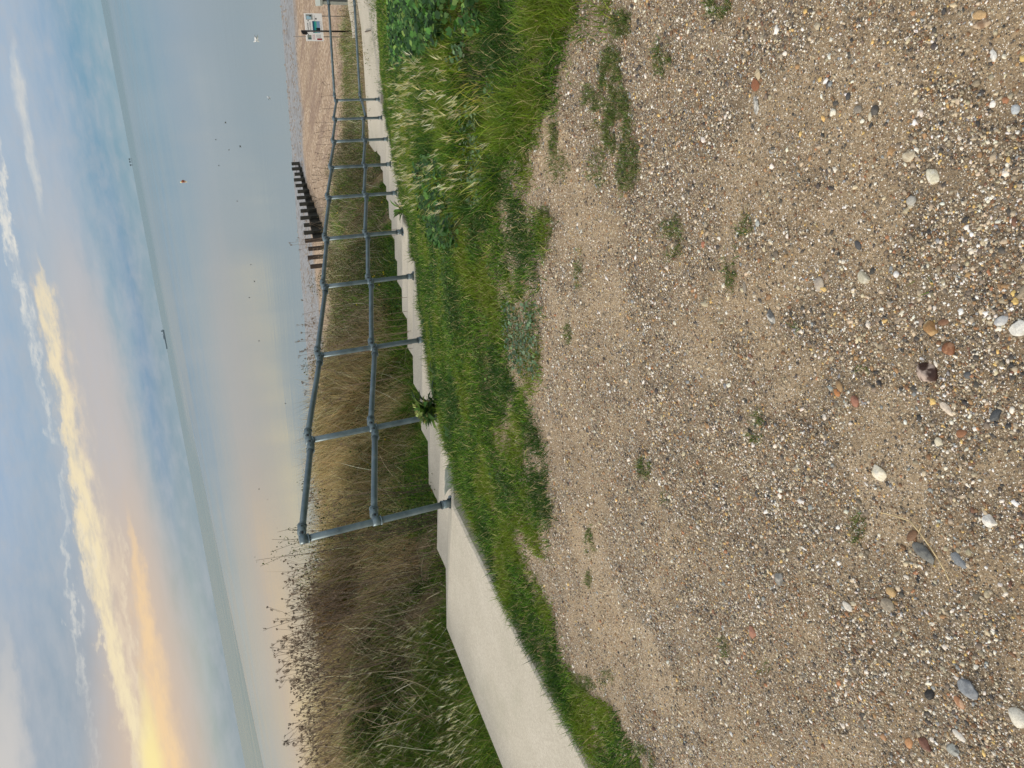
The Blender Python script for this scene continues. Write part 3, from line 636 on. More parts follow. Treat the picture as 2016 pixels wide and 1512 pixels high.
# broad leaves
def leaf_fan(k, n=9, lobes=5, depth=.14, cup=.12, asp=1.):
    th = np.linspace(0, 2 * math.pi, n * 2 + 1)[:-1]
    r = 1 - depth * (.5 + .5 * np.cos(th * lobes)); r[0] *= .45
    P = np.stack([np.cos(th) * r, np.sin(th) * r * asp, cup * r ** 2 + .05 * np.sin(th * lobes)], -1)
    P = np.concatenate([[[0, 0, 0]], P]); return P
def leaves(C, size, tilt, az_, cols, shape):
    k = len(C); P = shape; m_ = len(P); ca = np.cos(az_); sa_ = np.sin(az_); ct = np.cos(tilt); st = np.sin(tilt)
    x = P[None, :, 0] * size[:, None]; y = P[None, :, 1] * size[:, None]; z = P[None, :, 2] * size[:, None]
    x2 = x * ct[:, None] + z * st[:, None]; z2 = -x * st[:, None] + z * ct[:, None]
    V = np.stack([x2 * ca[:, None] - y * sa_[:, None], x2 * sa_[:, None] + y * ca[:, None], z2], -1) + C[:, None, :]
    o = np.arange(k)[:, None] * m_; f = []
    for i in range(1, m_): f += [0, i, i % (m_ - 1) + 1]
    F_ = (o + np.array(f)[None]).ravel(); return V.reshape(-1, 3), F_, np.full(k * (m_ - 1), 3), np.repeat(cols[:, None, :], m_, 1).reshape(-1, 3)
FAN = leaf_fan(1); OVAL = leaf_fan(1, 4, 1, 0, .2, .5); OVAL[1:, 0] += .9
def patch_leaves(name, label, poly, srange, k, size, hgt, cols, wts, shape, cat, seed, th=.45, tmin=.1, tmax=.9, kind='stuff', mt=None):
    B, s_, n_ = ground_pts(*srange, k); px, py = proj(B); ok = inpoly(px + (fbm(B[:, 0] * 8, B[:, 1] * 8, 77) - .5) * 40, py, poly) & (fbm(B[:, 0] * 3.3, B[:, 1] * 3.3, seed) > th) & ((n_ < -.12) | (n_ > 1.23))
    B = B[ok]; k = len(B)
    if k == 0: print('EMPTY', label); return None
    C = B + np.stack([rng.normal(0, .01, k), rng.normal(0, .01, k), rng.uniform(.2, 1, k) * hgt], -1)
    bag = Bag(); bag.add(leaves(C, size * rng.uniform(.5, 1.2, k), rng.uniform(tmin, tmax, k) * rng.choice([-1, 1], k), rng.uniform(0, 6.28, k), palette(k, cols, wts), shape))
    bag.add(ribbons(B, C[:, 2] - B[:, 2], np.full(k, .002), np.zeros(k), np.zeros(k), np.zeros(k), palette(k, [(96, 116, 50)], [1]), 2, tipw=.8))
    o = bag.build(name, mt or M_leaf); return tag(o, label, cat, kind=kind)
MAL = [(58, 98, 44), (80, 124, 56), (46, 80, 42), (120, 150, 76), (34, 62, 34)]
patch_leaves('mallow_patch', 'dark green round-leaved mallow patch at the top right of the turf', [(795, -200), (960, -200), (985, -20), (960, 60), (900, 75), (850, 110), (800, 130), (790, 60)], (-2, 6, -6, -.3), 110000, .019, .14, MAL, [3, 3, 2, 1, 1], FAN, 'mallow', 61, .25)
patch_leaves('mallow_patch', 'band of bluish small-leaved weeds between two belts of long grass', [(900, 90), (960, 60), (985, 180), (975, 290), (960, 400), (920, 410), (925, 280), (900, 180)], (-2, 5, -5, -.3), 60000, .012, .05, [(88, 118, 80), (114, 138, 100), (74, 100, 70), (136, 150, 112)], [3, 2, 2, 1], FAN, 'weeds', 62, .38)
patch_leaves('mallow_patch', 'clump of dark mallow leaves by the yellow grass halfway along the turf', [(835, 320), (880, 300), (905, 380), (915, 440), (905, 490), (870, 480), (850, 420)], (-1, 6, -5, -.2), 40000, .018, .10, MAL, [3, 2, 3, .6, 1.5], FAN, 'mallow', 63, .35)
patch_leaves('mallow_patch', 'grey-green weed patch where the turf meets the gravel in mid picture', [(1000, 600), (1055, 590), (1062, 660), (1058, 740), (1020, 760), (1000, 700)], (-3, 2, -4, -.3), 50000, .009, .035, [(92, 120, 92), (114, 140, 106), (76, 102, 76)], [3, 2, 2], FAN, 'weeds', 64, .35)
patch_leaves('clover_leaves', 'clover and small round leaves scattered through the turf', [(800, 330), (960, 330), (1010, 700), (1000, 1000), (930, 960), (860, 760), (840, 600)], (-2.5, 6, -4, -.1), 60000, .0075, .035, [(66, 98, 40), (90, 120, 52), (110, 134, 60), (52, 82, 40)], [3, 3, 1, 2], FAN, 'clover', 65, .52)

def rosette(name, label, cat, px, py, k, ln, wd, cols, hz=.03, lift=(.6, 1.3), extra=None):
    """leafy plant: pointed leaves springing from one crown"""
    g = to_ground(px, py); s_, n_ = sn(g[0], g[1])
    if n_ > -.23: s_ = on_plane_n(px, py, -.24)[0]; n_ = -.24; x, y = xy(s_, n_); g = np.array([x, y, zt(s_, n_) + CZ])
    bag = Bag(); c = palette(k, cols, [1] * len(cols))
    a_ = rng.uniform(0, 6.28, k); le = ln * rng.uniform(.5, 1.1, k)
    B = np.tile(g[None], (k, 1)) + np.stack([np.cos(a_) * .02, np.sin(a_) * .02, rng.uniform(0, hz, k)], -1)
    tl = rng.uniform(*lift, k); hd = np.stack([np.cos(a_), np.sin(a_), np.zeros(k)], -1)
    sv = np.stack([-np.sin(a_), np.cos(a_), np.zeros(k)], -1); V = []; prof_ = [.12, .7, 1., .8, .05]; cc = B.copy(); rows = []
    for j, wv in enumerate(prof_):
        rows += [cc - sv * (wd * wv * le / ln)[:, None], cc + np.array([0, 0, -.12 * wd]) + 0 * cc, cc + sv * (wd * wv * le / ln)[:, None]]
        th = tl + .28 * j; cc = cc + (hd * np.sin(th)[:, None] + np.array([0, 0, 1.]) * np.cos(th)[:, None]) * (le / 4)[:, None]
    V = np.stack(rows, 1); f = []; o = np.arange(k)[:, None] * 15
    for j in range(4):
        for q in (0, 1): a = 3 * j + q; f += [a, a + 1, a + 4, a + 3]
    bag.add((V.reshape(-1, 3), (o + np.array(f)[None]).ravel(), np.full(k * 8, 4), np.repeat(c[:, None, :], 15, 1).reshape(-1, 3)))
    if extra: extra(bag, g)
    ob = bag.build(name, M_leaf, True); return tag(ob, label, cat)
def budheads(bag, g):
    k = 9; a_ = rng.uniform(0, 6.28, k); B = np.tile(g[None], (k, 1)); H = rng.uniform(.12, .24, k); l_ = rng.uniform(.1, .7, k)
    bag.add(ribbons(B, H, np.full(k, .005), l_, a_, np.zeros(k), palette(k, [(110, 128, 60)], [1]), 2, tipw=.8))
    tip = B + np.stack([np.cos(a_) * np.sin(l_), np.sin(a_) * np.sin(l_), np.cos(l_)], -1) * H[:, None]
    for q in range(5): bag.add(leaves(tip + rng.normal(0, .01, (k, 3)), rng.uniform(.012, .022, k), rng.uniform(-1.2, 1.2, k), rng.uniform(0, 6.28, k), palette(k, [(168, 176, 110), (140, 150, 84)], [1, 1]), FAN))
rosette('ragwort_plant', 'large leafy weed with pale bud heads spilling over the slab edge by the second post', 'plant', 864, 800, 90, .19, .024, [(50, 84, 30), (76, 110, 40), (104, 132, 56), (36, 62, 28)], .14, (.3, 1.2), budheads)
rosette('ragwort_plant', 'smaller upright leafy weed between the second post and the gap in the turf edge', 'plant', 862, 735, 16, .13, .022, [(60, 92, 36), (90, 116, 50)], .05)
rosette('dock_plant', 'spiky leafed weed beside the fifth post up the turf edge', 'plant', 797, 448, 18, .20, .026, [(62, 98, 36), (92, 124, 50)], .06, (.2, 1.1))
rosette('dock_plant', 'pointed-leaf weed just up the steps from the sixth post', 'plant', 788, 412, 16, .20, .024, [(56, 90, 36), (84, 114, 46)], .06, (.2, 1.1))
rosette('dandelion_plant', 'small dark rosette in the turf against the slab beyond the third post', 'plant', 843, 640, 14, .09, .016, [(46, 74, 42), (60, 90, 50)], .03)
rosette('plantain_plant', 'low plantain rosette below the large leafy weed', 'plant', 893, 850, 12, .10, .02, [(50, 84, 38), (74, 104, 50)], .02)

# ------------------------------------------------------------------ seaward bank
def bankpts(s0, s1, n0, n1, k): return ground_pts(s0, s1, n0, n1, k)
STRAW = [(220, 200, 152), (200, 178, 130), (236, 220, 178), (164, 142, 102), (118, 104, 72)]
bag = Bag()
for (s0, s1, n0, n1, k, H0, sd, thn) in ((1.0, 7.2, 1.9, 5.2, 42000, .62, 71, .28), (.2, 1.4, 2.2, 5, 7000, .5, 72, .4), (-3.2, 1.0, 2.4, 4.8, 15000, .42, 73, .50), (7, 15, 1.7, 6, 9000, .36, 74, .54), (-8, -3, 2.2, 6, 6000, .4, 75, .5), (1., 7.2, 5.2, 9, 10000, .6, 76, .3), (13.5, 23, -1, 8, 9000, .4, 77, .4)):
    B, s_, n_ = bankpts(s0, s1, n0, n1, k); f = fbm(B[:, 0] * 1.4, B[:, 1] * 1.4, sd); ok = f > thn; B = B[ok]; f = f[ok]; n_ = n_[ok]; k = len(B)
    H = H0 * rng.uniform(.45, 1.15, k) * (.55 + 1.05 * f) * (.45 + .55 * sm(n_, 1.6, 2.8)); a_ = math.atan2(D[1], D[0]) + math.pi + fbm(B[:, 0] * 2, B[:, 1] * 2, sd + 50) * 3.6 - 1.8 + rng.normal(0, .7, k)
    W_ = np.clip(.0007 * np.linalg.norm(B[:, :2], axis=1), .003, .008) * rng.uniform(.6, 1.2, k)
    c = palette(k, STRAW, [3, 3, 1.6, 2, 1.4]); gn = (sm(fbm(B[:, 0] * 2.6, B[:, 1] * 2.6, sd + 9), .5, .62) * .4)[:, None]; c = c * (1 - gn) + np.array(lin((104, 106, 58))) * gn
    bag.add(ribbons(B, H, W_, rng.uniform(.05, .7, k), a_, rng.uniform(.1, 1.2, k), c, 3))
tag(bag.build('dry_grass', M_dry), 'tall straw-coloured dry grass filling the bank behind the handrail', 'grass', kind='stuff')
# green growth hugging the seaward edge of the steps
bag = Bag()
for (s0, s1, n0, n1, k, H0) in ((-.6, 5.5, 1.22, 2.3, 42000, .24), (5.5, 12.5, 1.22, 2.2, 26000, .22), (-9, .6, 1.22, 2.9, 120000, .26), (-4, 14, 2.2, 5, 26000, .34), (12.4, 22, -6, 4, 42000, .34), (12, 20, -14, -5, 8000, .3)):
    B, s_, n_ = bankpts(s0, s1, n0, n1, k); f = fbm(B[:, 0] * 2, B[:, 1] * 2, 81); ok = (f > .36) & ~((s_ < 13.9) & (n_ < 1.22) & (s_ > 12)); 
    px, py = proj(B); ok &= ~inpoly(px, py, [(739, 300), (722, 284), (700, 0), (690, -60), (760, -60), (780, 100), (770, 300)]) & ~inpoly(px, py, [(680, -40), (684, 20), (690, 80), (702, 80), (700, -40)])
    ok &= ~((s_ > 15) & (B[:, 0] > 11.8)); B = B[ok]; f = f[ok]; n_ = n_[ok]; k = len(B)
    H = H0 * rng.uniform(.35, 1.2, k) * (.5 + f) * (.45 + .55 * sm(n_, 1.2, 1.7) + (n_ < 1) * .55); W_ = np.clip(.0008 * np.linalg.norm(B[:, :2], axis=1), .004, .011) * rng.uniform(.6, 1.2, k)
    c = palette(k, [(76, 122, 34), (106, 148, 44), (148, 164, 70), (50, 88, 34), (188, 176, 116)], [3, 3, 1.5, 2, 1]); bag.add(ribbons(B, H, W_, rng.uniform(.1, 1.1, k), rng.uniform(0, 6.28, k), rng.uniform(.2, 1.6, k), c, 3))
tag(bag.build('rough_grass', M_leaf), 'rough green grass and weeds hugging the seaward edge of the concrete steps', 'grass', kind='stuff')
# dead twiggy scrub: curved thin stems lying over each other
bag = Bag()
for (s0, s1, n0, n1, k, H0, lo, hi) in ((-6.5, 1.2, 1.8, 4.6, 12000, .5, .4, 1.5), (.4, 7, 1.9, 4, 3500, .45, .4, 1.3), (6.5, 21, 1.8, 5.2, 14000, .45, .1, 1.2), (13.5, 21.5, -5, 2, 6000, .35, .1, 1.2), (-1, 1.5, 1.5, 2.2, 900, .3, .5, 1.3)):
    B, s_, n_ = bankpts(s0, s1, n0, n1, k); k = len(B); B[:, 2] += rng.uniform(0, .12, k)
    f = fbm(B[:, 0] * 1.3, B[:, 1] * 1.3, 91)
    c = palette(k, [(190, 178, 148), (138, 124, 98), (226, 214, 184), (84, 76, 58), (116, 108, 72)], [3, 3, 2.6, 2, 2])
    bag.add(ribbons(B, H0 * rng.uniform(.4, 1.2, k) * (.6 + .6 * f), rng.uniform(.003, .0085, k), rng.uniform(lo, hi, k) * .9, rng.uniform(0, 6.28, k), rng.uniform(-.6, 1.4, k), c, 5, tipw=.4))
tag(bag.build('dead_twigs', M_dry), 'tangle of bent grey-brown dead stems over the bank', 'undergrowth', kind='stuff')
# small dark leaves through the scrub
bag = Bag()
for (s0, s1, n0, n1, k, H0, cols_) in ((-6.5, 1.2, 1.5, 4.0, 110000, .34, [(58, 84, 42), (84, 106, 54), (108, 112, 66), (46, 62, 36)]), (2, 6.5, 2., 4.2, 26000, .62, [(64, 92, 42), (90, 112, 54), (46, 66, 34)]), (4.5, 13, 1.3, 2.4, 26000, .30, [(62, 96, 44), (88, 120, 54), (48, 72, 38)]), (12.8, 22, -4, 3, 36000, .42, [(82, 100, 52), (114, 118, 66), (148, 132, 88), (60, 80, 42)]), (5.6, 20, 1.8, 5.4, 100000, .62, [(80, 90, 46), (104, 106, 60), (62, 68, 42), (122, 106, 72)]), (.2, 4.5, 1.3, 1.9, 9000, .16, [(70, 110, 44), (98, 132, 54)])):
    B, s_, n_ = bankpts(s0, s1, n0, n1, k); f = fbm(B[:, 0] * 1.1, B[:, 1] * 1.1, 95, 4); ok = f > np.where(s_ < 1.5, .45, .50); B = B[ok]; f = f[ok]; k = len(B)
    B[:, 2] += H0 * rng.uniform(.1, 1., k) * (.2 + 2.6 * (f - .45)).clip(.1, 1.4)
    bag.add(leaves(B, rng.uniform(.010, .020, k), rng.uniform(-1.3, 1.3, k), rng.uniform(0, 6.28, k), palette(k, cols_, [1] * len(cols_)), OVAL))
tag(bag.build('scrub_leaves', M_leaf), 'small dark leaves of low scrub spread along the bank beyond the steps', 'undergrowth', kind='stuff')

# flowers dotted in the bank
FL = [(717, 872), (661, 375), (662, 420), (664, 419), (738, 543), (754, 535), (755, 540), (747, 560), (734, 545), (702, 600), (620, 401), (671, 371), (705, 410), (755, 840), (752, 398), (724, 914), (718, 935), (690, 546), (850, 965), (735, 540), (641, 433), (758, 865), (700, 905), (655, 372)]
for (px, py) in FL:
    g = to_ground(px + 14, py); g = g.copy(); r_ = ray(px, py); tt = np.hypot(g[0], g[1]) / np.hypot(r_[0], r_[1]); tt *= .985; tip = np.array([0, 0, CZ]) + r_ * tt
    g0 = np.array([tip[0], tip[1], wz(tip[0], tip[1])]); bag = Bag(); L_ = max(.06, tip[2] - g0[2])
    bag.add(ribbons(g0[None], np.array([L_]), np.array([.003]), np.zeros(1), np.zeros(1), np.zeros(1), palette(1, [(96, 110, 50)], [1]), 2, tipw=.8))
    tp = g0 + np.array([0, 0, L_])
    for q in range(3): bag.add(leaves(tp[None] + rng.normal(0, .004, (1, 3)), np.array([.010]), rng.uniform(-1.3, 1.3, 1), rng.uniform(0, 6.28, 1), palette(1, [(232, 208, 30)], [1], .03), FAN))
    tag(bag.build('yellow_flower', M_leaf), 'small bright yellow flower head dotted in the growth behind the handrail', 'flower', 'small yellow flowers in the bank')

# tall dry umbel stalks standing against the sea
def stemtube(bm, pts, r0, r1, seg=4):
    prev = None
    for i, p in enumerate(pts):
        r = r0 + (r1 - r0) * i / (len(pts) - 1); ring = [bm.verts.new((p[0] + r * math.cos(2 * math.pi * j / seg), p[1] + r * math.sin(2 * math.pi * j / seg), p[2])) for j in range(seg)]
        if prev:
            for j in range(seg): bm.faces.new((prev[j], prev[(j + 1) % seg], ring[(j + 1) % seg], ring[j]))
        prev = ring
def blob(bm, c, r):
    v = [bm.verts.new((c[0] + a * r, c[1] + b * r, c[2] + d * r * .8)) for a, b, d in ((1, 0, 0), (-1, 0, 0), (0, 1, 0), (0, -1, 0), (0, 0, 1), (0, 0, -1))]
    for a, b, d in ((0, 2, 4), (2, 1, 4), (1, 3, 4), (3, 0, 4), (2, 0, 5), (1, 2, 5), (3, 1, 5), (0, 3, 5)): bm.faces.new((v[a], v[b], v[d]))
M_umbel = simple('dry_umbel', lc(126, 108, 90), .8, 0, .35, 30)
M_umbel2 = simple('dark_umbel', lc(84, 72, 60), .8, 0, .35, 30)
def umbel_stalk(tip, sd, mt, label, group, nb=4, rr=.0028, name='umbel_stalk', spread=.10):
    R = random.Random(sd); tip = Vector(tip); gx = tip.x + R.uniform(-.12, .12); gy = tip.y + R.uniform(-.1, .1); gz = float(wz(gx, gy))
    bm = bmesh.new(); g = Vector((gx, gy, gz)); h = tip.z - gz; pts = []
    lx, ly = R.uniform(-.07, .07), R.uniform(-.07, .07); gx0 = R.uniform(-.15, .15)
    for i in range(7):
        u = i / 6; p = g.lerp(tip, u) + Vector((lx * math.sin(u * 3.1), ly * math.sin(u * 3.1), 0)); pts.append(p)
    stemtube(bm, pts, rr, rr * .5)
    def umb(c, size, dirv):
        size *= R.uniform(.45, 1.1)
        for q in range(R.randint(4, 10)):
            a = R.uniform(0, 6.28); el_ = R.uniform(.2, 1.1); dd = (dirv + Vector((math.cos(a) * math.sin(el_), math.sin(a) * math.sin(el_), math.cos(el_)))).normalized(); e = c + dd * size * R.uniform(.5, 1.3)
            stemtube(bm, [c, c.lerp(e, .5), e], .0013, .001, 3)
            for z in range(4): blob(bm, e + Vector((R.uniform(-1, 1), R.uniform(-1, 1), R.uniform(-.5, .8))) * size * .28, R.uniform(.0018, .0036))
    umb(tip, .04, Vector((R.uniform(-.5, .5), R.uniform(-.5, .5), .6)))
    for b_ in range(nb):
        u = R.uniform(.45, .92); i = int(u * 6); c = pts[i].lerp(pts[i + 1], u * 6 - i); a = R.uniform(0, 6.28)
        dd = Vector((math.cos(a) * .8, math.sin(a) * .8, 1.)).normalized(); ln = h * (1 - u) * .6 + R.uniform(.06, .06 + spread); e = c + dd * ln; mid_ = c.lerp(e, .5) + Vector((dd.x, dd.y, 0)) * .02
        stemtube(bm, [c, mid_, e], rr * .55, .0015, 3); umb(e, R.uniform(.02, .04), dd * .8)
        if R.random() < .6:
            c2 = c.lerp(e, .6); e2 = c2 + Vector((R.uniform(-1, 1), R.uniform(-1, 1), .9)).normalized() * R.uniform(.03, .09); stemtube(bm, [c2, c2.lerp(e2, .5), e2], .0015, .001, 3); umb(e2, R.uniform(.015, .03), dd * .5)
    o = bmo(name, bm, mt); return tag(o, label, 'dried stalk', group)
G_u = 'tall dry umbel stalks against the sea'
UM = [(527, 1238), (541, 1268), (548, 1290), (553, 1302), (562, 1310), (566, 1208), (560, 1222), (572, 1180), (578, 1166), (575, 1235), (585, 1255), (590, 1280), (596, 1300), (565, 1330), (585, 1345), (600, 1360), (578, 1385), (592, 1404), (560, 1340), (588, 1430), (600, 1450), (575, 1425), (604, 1478), (610, 1500), (570, 1462), (586, 1140), (595, 1160), (582, 1195), (600, 1215), (606, 1330), (612, 1395), (616, 1420), (600, 1190), (597, 1240), (608, 1290), (614, 1350), (618, 1456), (605, 1120), (560, 1128), (590, 1318)]
UM += [(px + random.uniform(8, 34), py + random.uniform(-20, 20)) for px, py in UM]
special = {0: 'tallest leftward dry umbel stalk with a dense brown crown of seed heads', 1: None, 3: 'umbel stalk with two dark seed clusters just left of the tallest one', 38: 'lone pinkish umbel stalk to the left of the leafy shrub'}
for i, (px, py) in enumerate(UM):
    rr_ = ray(px, py); hd = math.hypot(rr_[0], rr_[1]); ds = random.uniform(7.0, 8.6)
    # keep the stalk on the shelf beyond the slab
    tipp = np.array([0, 0, CZ]) + rr_ * (ds / hd)
    lab = special.get(i) or 'thin brown dry umbel stalk in the crowd of stalks on the left of the bank'
    umbel_stalk(tipp, 100 + i, M_umbel if i % 3 else M_umbel2, lab, None if special.get(i) else G_u, nb=5 + i % 4)
for i, (px, py) in enumerate([(634, 190), (631, 215), (620, 262), (626, 285), (622, 300), (620, 330), (618, 345), (620, 372), (616, 398), (622, 240), (640, 160), (618, 410), (612, 386), (624, 315), (629, 272), (642, 215), (636, 248), (617, 359)]):
    rr_ = ray(px, py); hd = math.hypot(rr_[0], rr_[1]); s_t = on_plane_n(px, py, 2.5)[0]; nn_ = 2.5
    x_, y_ = xy(s_t, nn_); dd_ = math.hypot(x_, y_); tipp = np.array([0, 0, CZ]) + rr_ * (dd_ / hd)
    umbel_stalk(tipp, 400 + i, M_umbel2, 'short dark spiky stalk rising above the scrub in front of the beach', 'dark stalks above the scrub', nb=3, rr=.006, name='dead_stalk', spread=.04)
for i, (px, py, ds) in enumerate([(573, 478, 11.6), (576, 482, 11.7), (590, 640, 9.8), (588, 672, 9.6), (593, 700, 9.5), (596, 655, 9.7), (600, 690, 9.5), (600, 618, 10.), (604, 775, 8.9), (606, 770, 9.), (600, 720, 9.4), (597, 668, 9.4), (605, 640, 9.6), (603, 705, 9.3), (612, 985, 7.6), (606, 1000, 7.5), (616, 960, 7.6)]):
    rr_ = ray(px, py); hd = math.hypot(rr_[0], rr_[1]); tipp = np.array([0, 0, CZ]) + rr_ * (ds / hd)
    umbel_stalk(tipp, 500 + i, M_umbel, 'fine pinkish-brown seed stalk showing above the top rail against the water', 'fine stalks above the dry grass', nb=5, rr=.003, name='seed_stalk', spread=.08)
# rusty dock stand behind the tall stalks
bag = Bag(); sR = on_plane_n(668, 1212, 3.1)[0]; cpt = np.array([*xy(sR, 3.1), 0.]); k = 1300; B = np.tile(cpt[None], (k, 1)) + np.stack([rng.normal(0, .22, k), rng.normal(0, .16, k), np.zeros(k)], -1); B[:, 2] = wz(B[:, 0], B[:, 1])
bag.add(ribbons(B, rng.uniform(.25, .62, k), rng.uniform(.004, .008, k), rng.uniform(0, .3, k), rng.uniform(0, 6.28, k), rng.uniform(0, .3, k), palette(k, [(120, 88, 50), (104, 84, 44), (86, 98, 44), (150, 112, 66)], [2, 2, 1.5, 1]), 4, tipw=.5))
tag(bag.build('rusty_broom_clump', M_dry), 'rusty brown upright clump at the base of the tall dry stalks', 'plant')
# leafy shrub with sprigs behind the nearest post
def shrub(name, label, cat, cx, cy, ds, tips, cols, leafsize, extra=0):
    R = random.Random(9); rr_ = ray(cx, cy); hd = math.hypot(rr_[0], rr_[1]); c = np.array([0, 0, CZ]) + rr_ * (ds / hd); root = Vector((c[0], c[1], float(wz(c[0], c[1]))))
    e = empty(name, root, label, cat); bm = bmesh.new(); LC = []
    for (px, py) in tips:
        r2 = ray(px, py); h2 = math.hypot(r2[0], r2[1]); tp = Vector(np.array([0, 0, CZ]) + r2 * ((ds + R.uniform(-.2, .2)) / h2)) - root; pts = []
        for i in range(9):
            u = i / 8; p = Vector((0, 0, 0)).lerp(tp, u); p.x += .05 * math.sin(u * 5 + px); p.y += .04 * math.sin(u * 4 + py); p.z = tp.z * (u ** .8); pts.append(p)
        stemtube(bm, pts, .0028, .0012)
        for i in range(30):
            u = R.uniform(.35, 1.) ** .8; j = min(7, int(u * 8)); p = pts[j].lerp(pts[j + 1], u * 8 - j); LC.append(p + Vector((R.uniform(-1, 1), R.uniform(-1, 1), R.uniform(-1, 1))) * .028)
    bmo('stem', bm, M_umbel2, e)
    for i in range(extra): LC.append(Vector((R.gauss(0, .20), R.gauss(0, .16), abs(R.gauss(.33, .13)))))
    C = np.array(LC); k = len(C); bag = Bag(); bag.add(leaves(C, leafsize * rng.uniform(.6, 1.2, k), rng.uniform(-1.2, 1.2, k), rng.uniform(0, 6.28, k), palette(k, cols, [1] * len(cols)), OVAL)); bag.build('foliage', M_leaf, parent=e)
shrub('leafy_shrub', 'wild shrub with small leafy sprigs rising against the sea behind the nearest post', 'shrub', 640, 1075, 7.3, [(505, 1112), (513, 1118), (536, 1068), (532, 1088), (545, 1045), (560, 1037), (556, 1075), (566, 1060), (575, 1095), (582, 1085), (590, 1050), (548, 1098), (598, 1108), (600, 1075)], [(60, 78, 40), (84, 100, 52), (104, 116, 66), (50, 62, 36)], .012, 520)
shrub('dark_bush', 'dark green bush under the end of the top rail', 'shrub', 640, 1008, 7.6, [(608, 1000), (612, 985), (615, 1018), (618, 1005), (612, 1030), (620, 975)], [(42, 58, 30), (62, 80, 38), (80, 92, 48)], .013, 700)

# ------------------------------------------------------------------ beach things
bx_, by_ = xy(0, 0)
def at_sn(s_, n_): x, y = xy(s_, n_); return Vector((x, y, float(zt(s_, n_)) + CZ))
def groyne(name, label, s0, s1, n0, np_, ztop0, ztop1, base_off, posth, mats_, group):
    root = at_sn(s0, n0); e = empty(name, root, label, 'groyne', group)
    ang_ = math.atan2(D[1], D[0]); q = Matrix.Rotation(ang_, 3, 'Z')
    bm = bmesh.new(); L = s1 - s0; sp_ = s0 + L * (.22 if L > 10 else 0); zsp = ztop0 + (ztop1 - ztop0) * (sp_ - s0) / L
    for r_ in range(5):
        a = at_sn(sp_, n0); b_ = at_sn(s1, n0); za = zsp + CZ - .17 * r_ - .085; zb = ztop1 + CZ - .17 * r_ - .085
        a.z = za; b_.z = zb; dv_ = (b_ - a); ax = Matrix((dv_.normalized(), Vector((N[0], N[1], 0)), dv_.normalized().cross(Vector((N[0], N[1], 0))))).transposed()
        box(bm, (a + b_) / 2 - root, (dv_.length / 2, .045, .079), ax=ax)
    bmo('planking', bm, mats_, e)
    for i in range(np_):
        u = i / (np_ - 1); p = at_sn(s0 + L * u, n0); zt_ = ztop0 + (ztop1 - ztop0) * u + CZ + posth * (1 + .15 * math.sin(i * 2.3))
        bm = bmesh.new(); zb = min(p.z, zt_) - .9; box(bm, Vector((p.x - N[0] * .13, p.y - N[1] * .13, (zt_ + zb) / 2)) - root, (.055, .075, (zt_ - zb) / 2), rot=ang_); bmo('post', bm, M_brownwood if (L > 10 and s0 + L * u < sp_ - .1) else mats_, e)
groyne('timber_groyne', 'dark timber groyne with square posts stepping down the beach', 25.2, 38.6, 9.7, 16, -6.17, -8.22, .5, .34, M_darkwood, 'timber groynes')
groyne('timber_groyne', 'far dark groyne glimpsed through dry grass under the top rail', 31.0, 37.2, 24.0, 8, -7.42, -8.16, .5, .26, M_darkwood, 'timber groynes')
# seaweed / rock litter on the mud flats
bm = bmesh.new(); R = random.Random(3)
for i in range(2600):
    s_ = R.uniform(35.3, 41.8); n_ = R.uniform(-8, 42); 
    if fbm(s_ * .8, n_ * .35, 44) < .47: continue
    p = at_sn(s_, n_); r = R.uniform(.03, .10); v = [bm.verts.new((p.x + R.uniform(.6, 1.3) * r * math.cos(a), p.y + R.uniform(.6, 1.3) * r * math.sin(a), p.z)) for a in (0, 1.25, 2.5, 3.8, 5)]; tp = bm.verts.new((p.x, p.y, p.z + r * .5))
    for j in range(5): bm.faces.new((v[j], v[(j + 1) % 5], tp))
tag(bmo('shore_stones', bm, simple('wet_stones', lc(132, 122, 112), .6, 0, .4, 3)), 'grey-brown stones and weed littering the wet mud along the waterline', 'stones', kind='stuff')

# information board
def dirpt(px, py, dist):
    r_ = ray(px, py); return Vector(np.array([0, 0, CZ]) + r_ * (dist / math.hypot(r_[0], r_[1])))
R0 = 25.
tl = dirpt(637, 80, R0); c00 = dirpt(603, 82, R0); c10 = dirpt(599, 27, R0)     # left-bottom, left-top, right-top
W_b = (c10 - c00).length; H_b = (c00 - tl).length
cen = (c10 + tl) / 2; rt = Vector((c10.x - c00.x, c10.y - c00.y, 0)).normalized(); fw = Vector((rt.y, -rt.x, 0))
if fw.dot(-Vector((cen.x, cen.y, 0))) < 0: fw = -fw
gz = float(wz(cen.x, cen.y)); root = Vector((cen.x, cen.y, gz))
sign = empty('information_board', root, 'white information board on thin poles standing on the shingle', 'sign')
axm = Matrix((rt, Vector((0, 0, 1)), fw)).transposed()
M_white = simple('sign_white', (.93, .94, .95, 1), .4); 
bm = bmesh.new(); box(bm, cen - root, (W_b / 2, H_b / 2, .012), ax=axm); panel = bmo('panel', bm, M_white, sign)
def patchq(name, u0, v0, u1, v1, c, parent=panel, lay=1):
    """u right 0..1, v down 0..1 on the board face"""
    bm = bmesh.new(); f0 = cen - root + fw * (.012 + .002 * lay)
    pt = lambda u, v: f0 + rt * ((u - .5) * W_b) + Vector((0, 0, (.5 - v) * H_b))
    vs = [bm.verts.new(pt(u0, v0)), bm.verts.new(pt(u0, v1)), bm.verts.new(pt(u1, v1)), bm.verts.new(pt(u1, v0))]; bm.faces.new(vs)
    return bmo(name, bm, simple('print_' + name, c, .45), parent)
patchq('map_panel', .30, .42, .72, .52, lc(30, 84, 120)); patchq('map_panel', .30, .52, .72, .64, lc(40, 160, 160)); patchq('map_panel', .30, .64, .72, .84, lc(130, 165, 200))
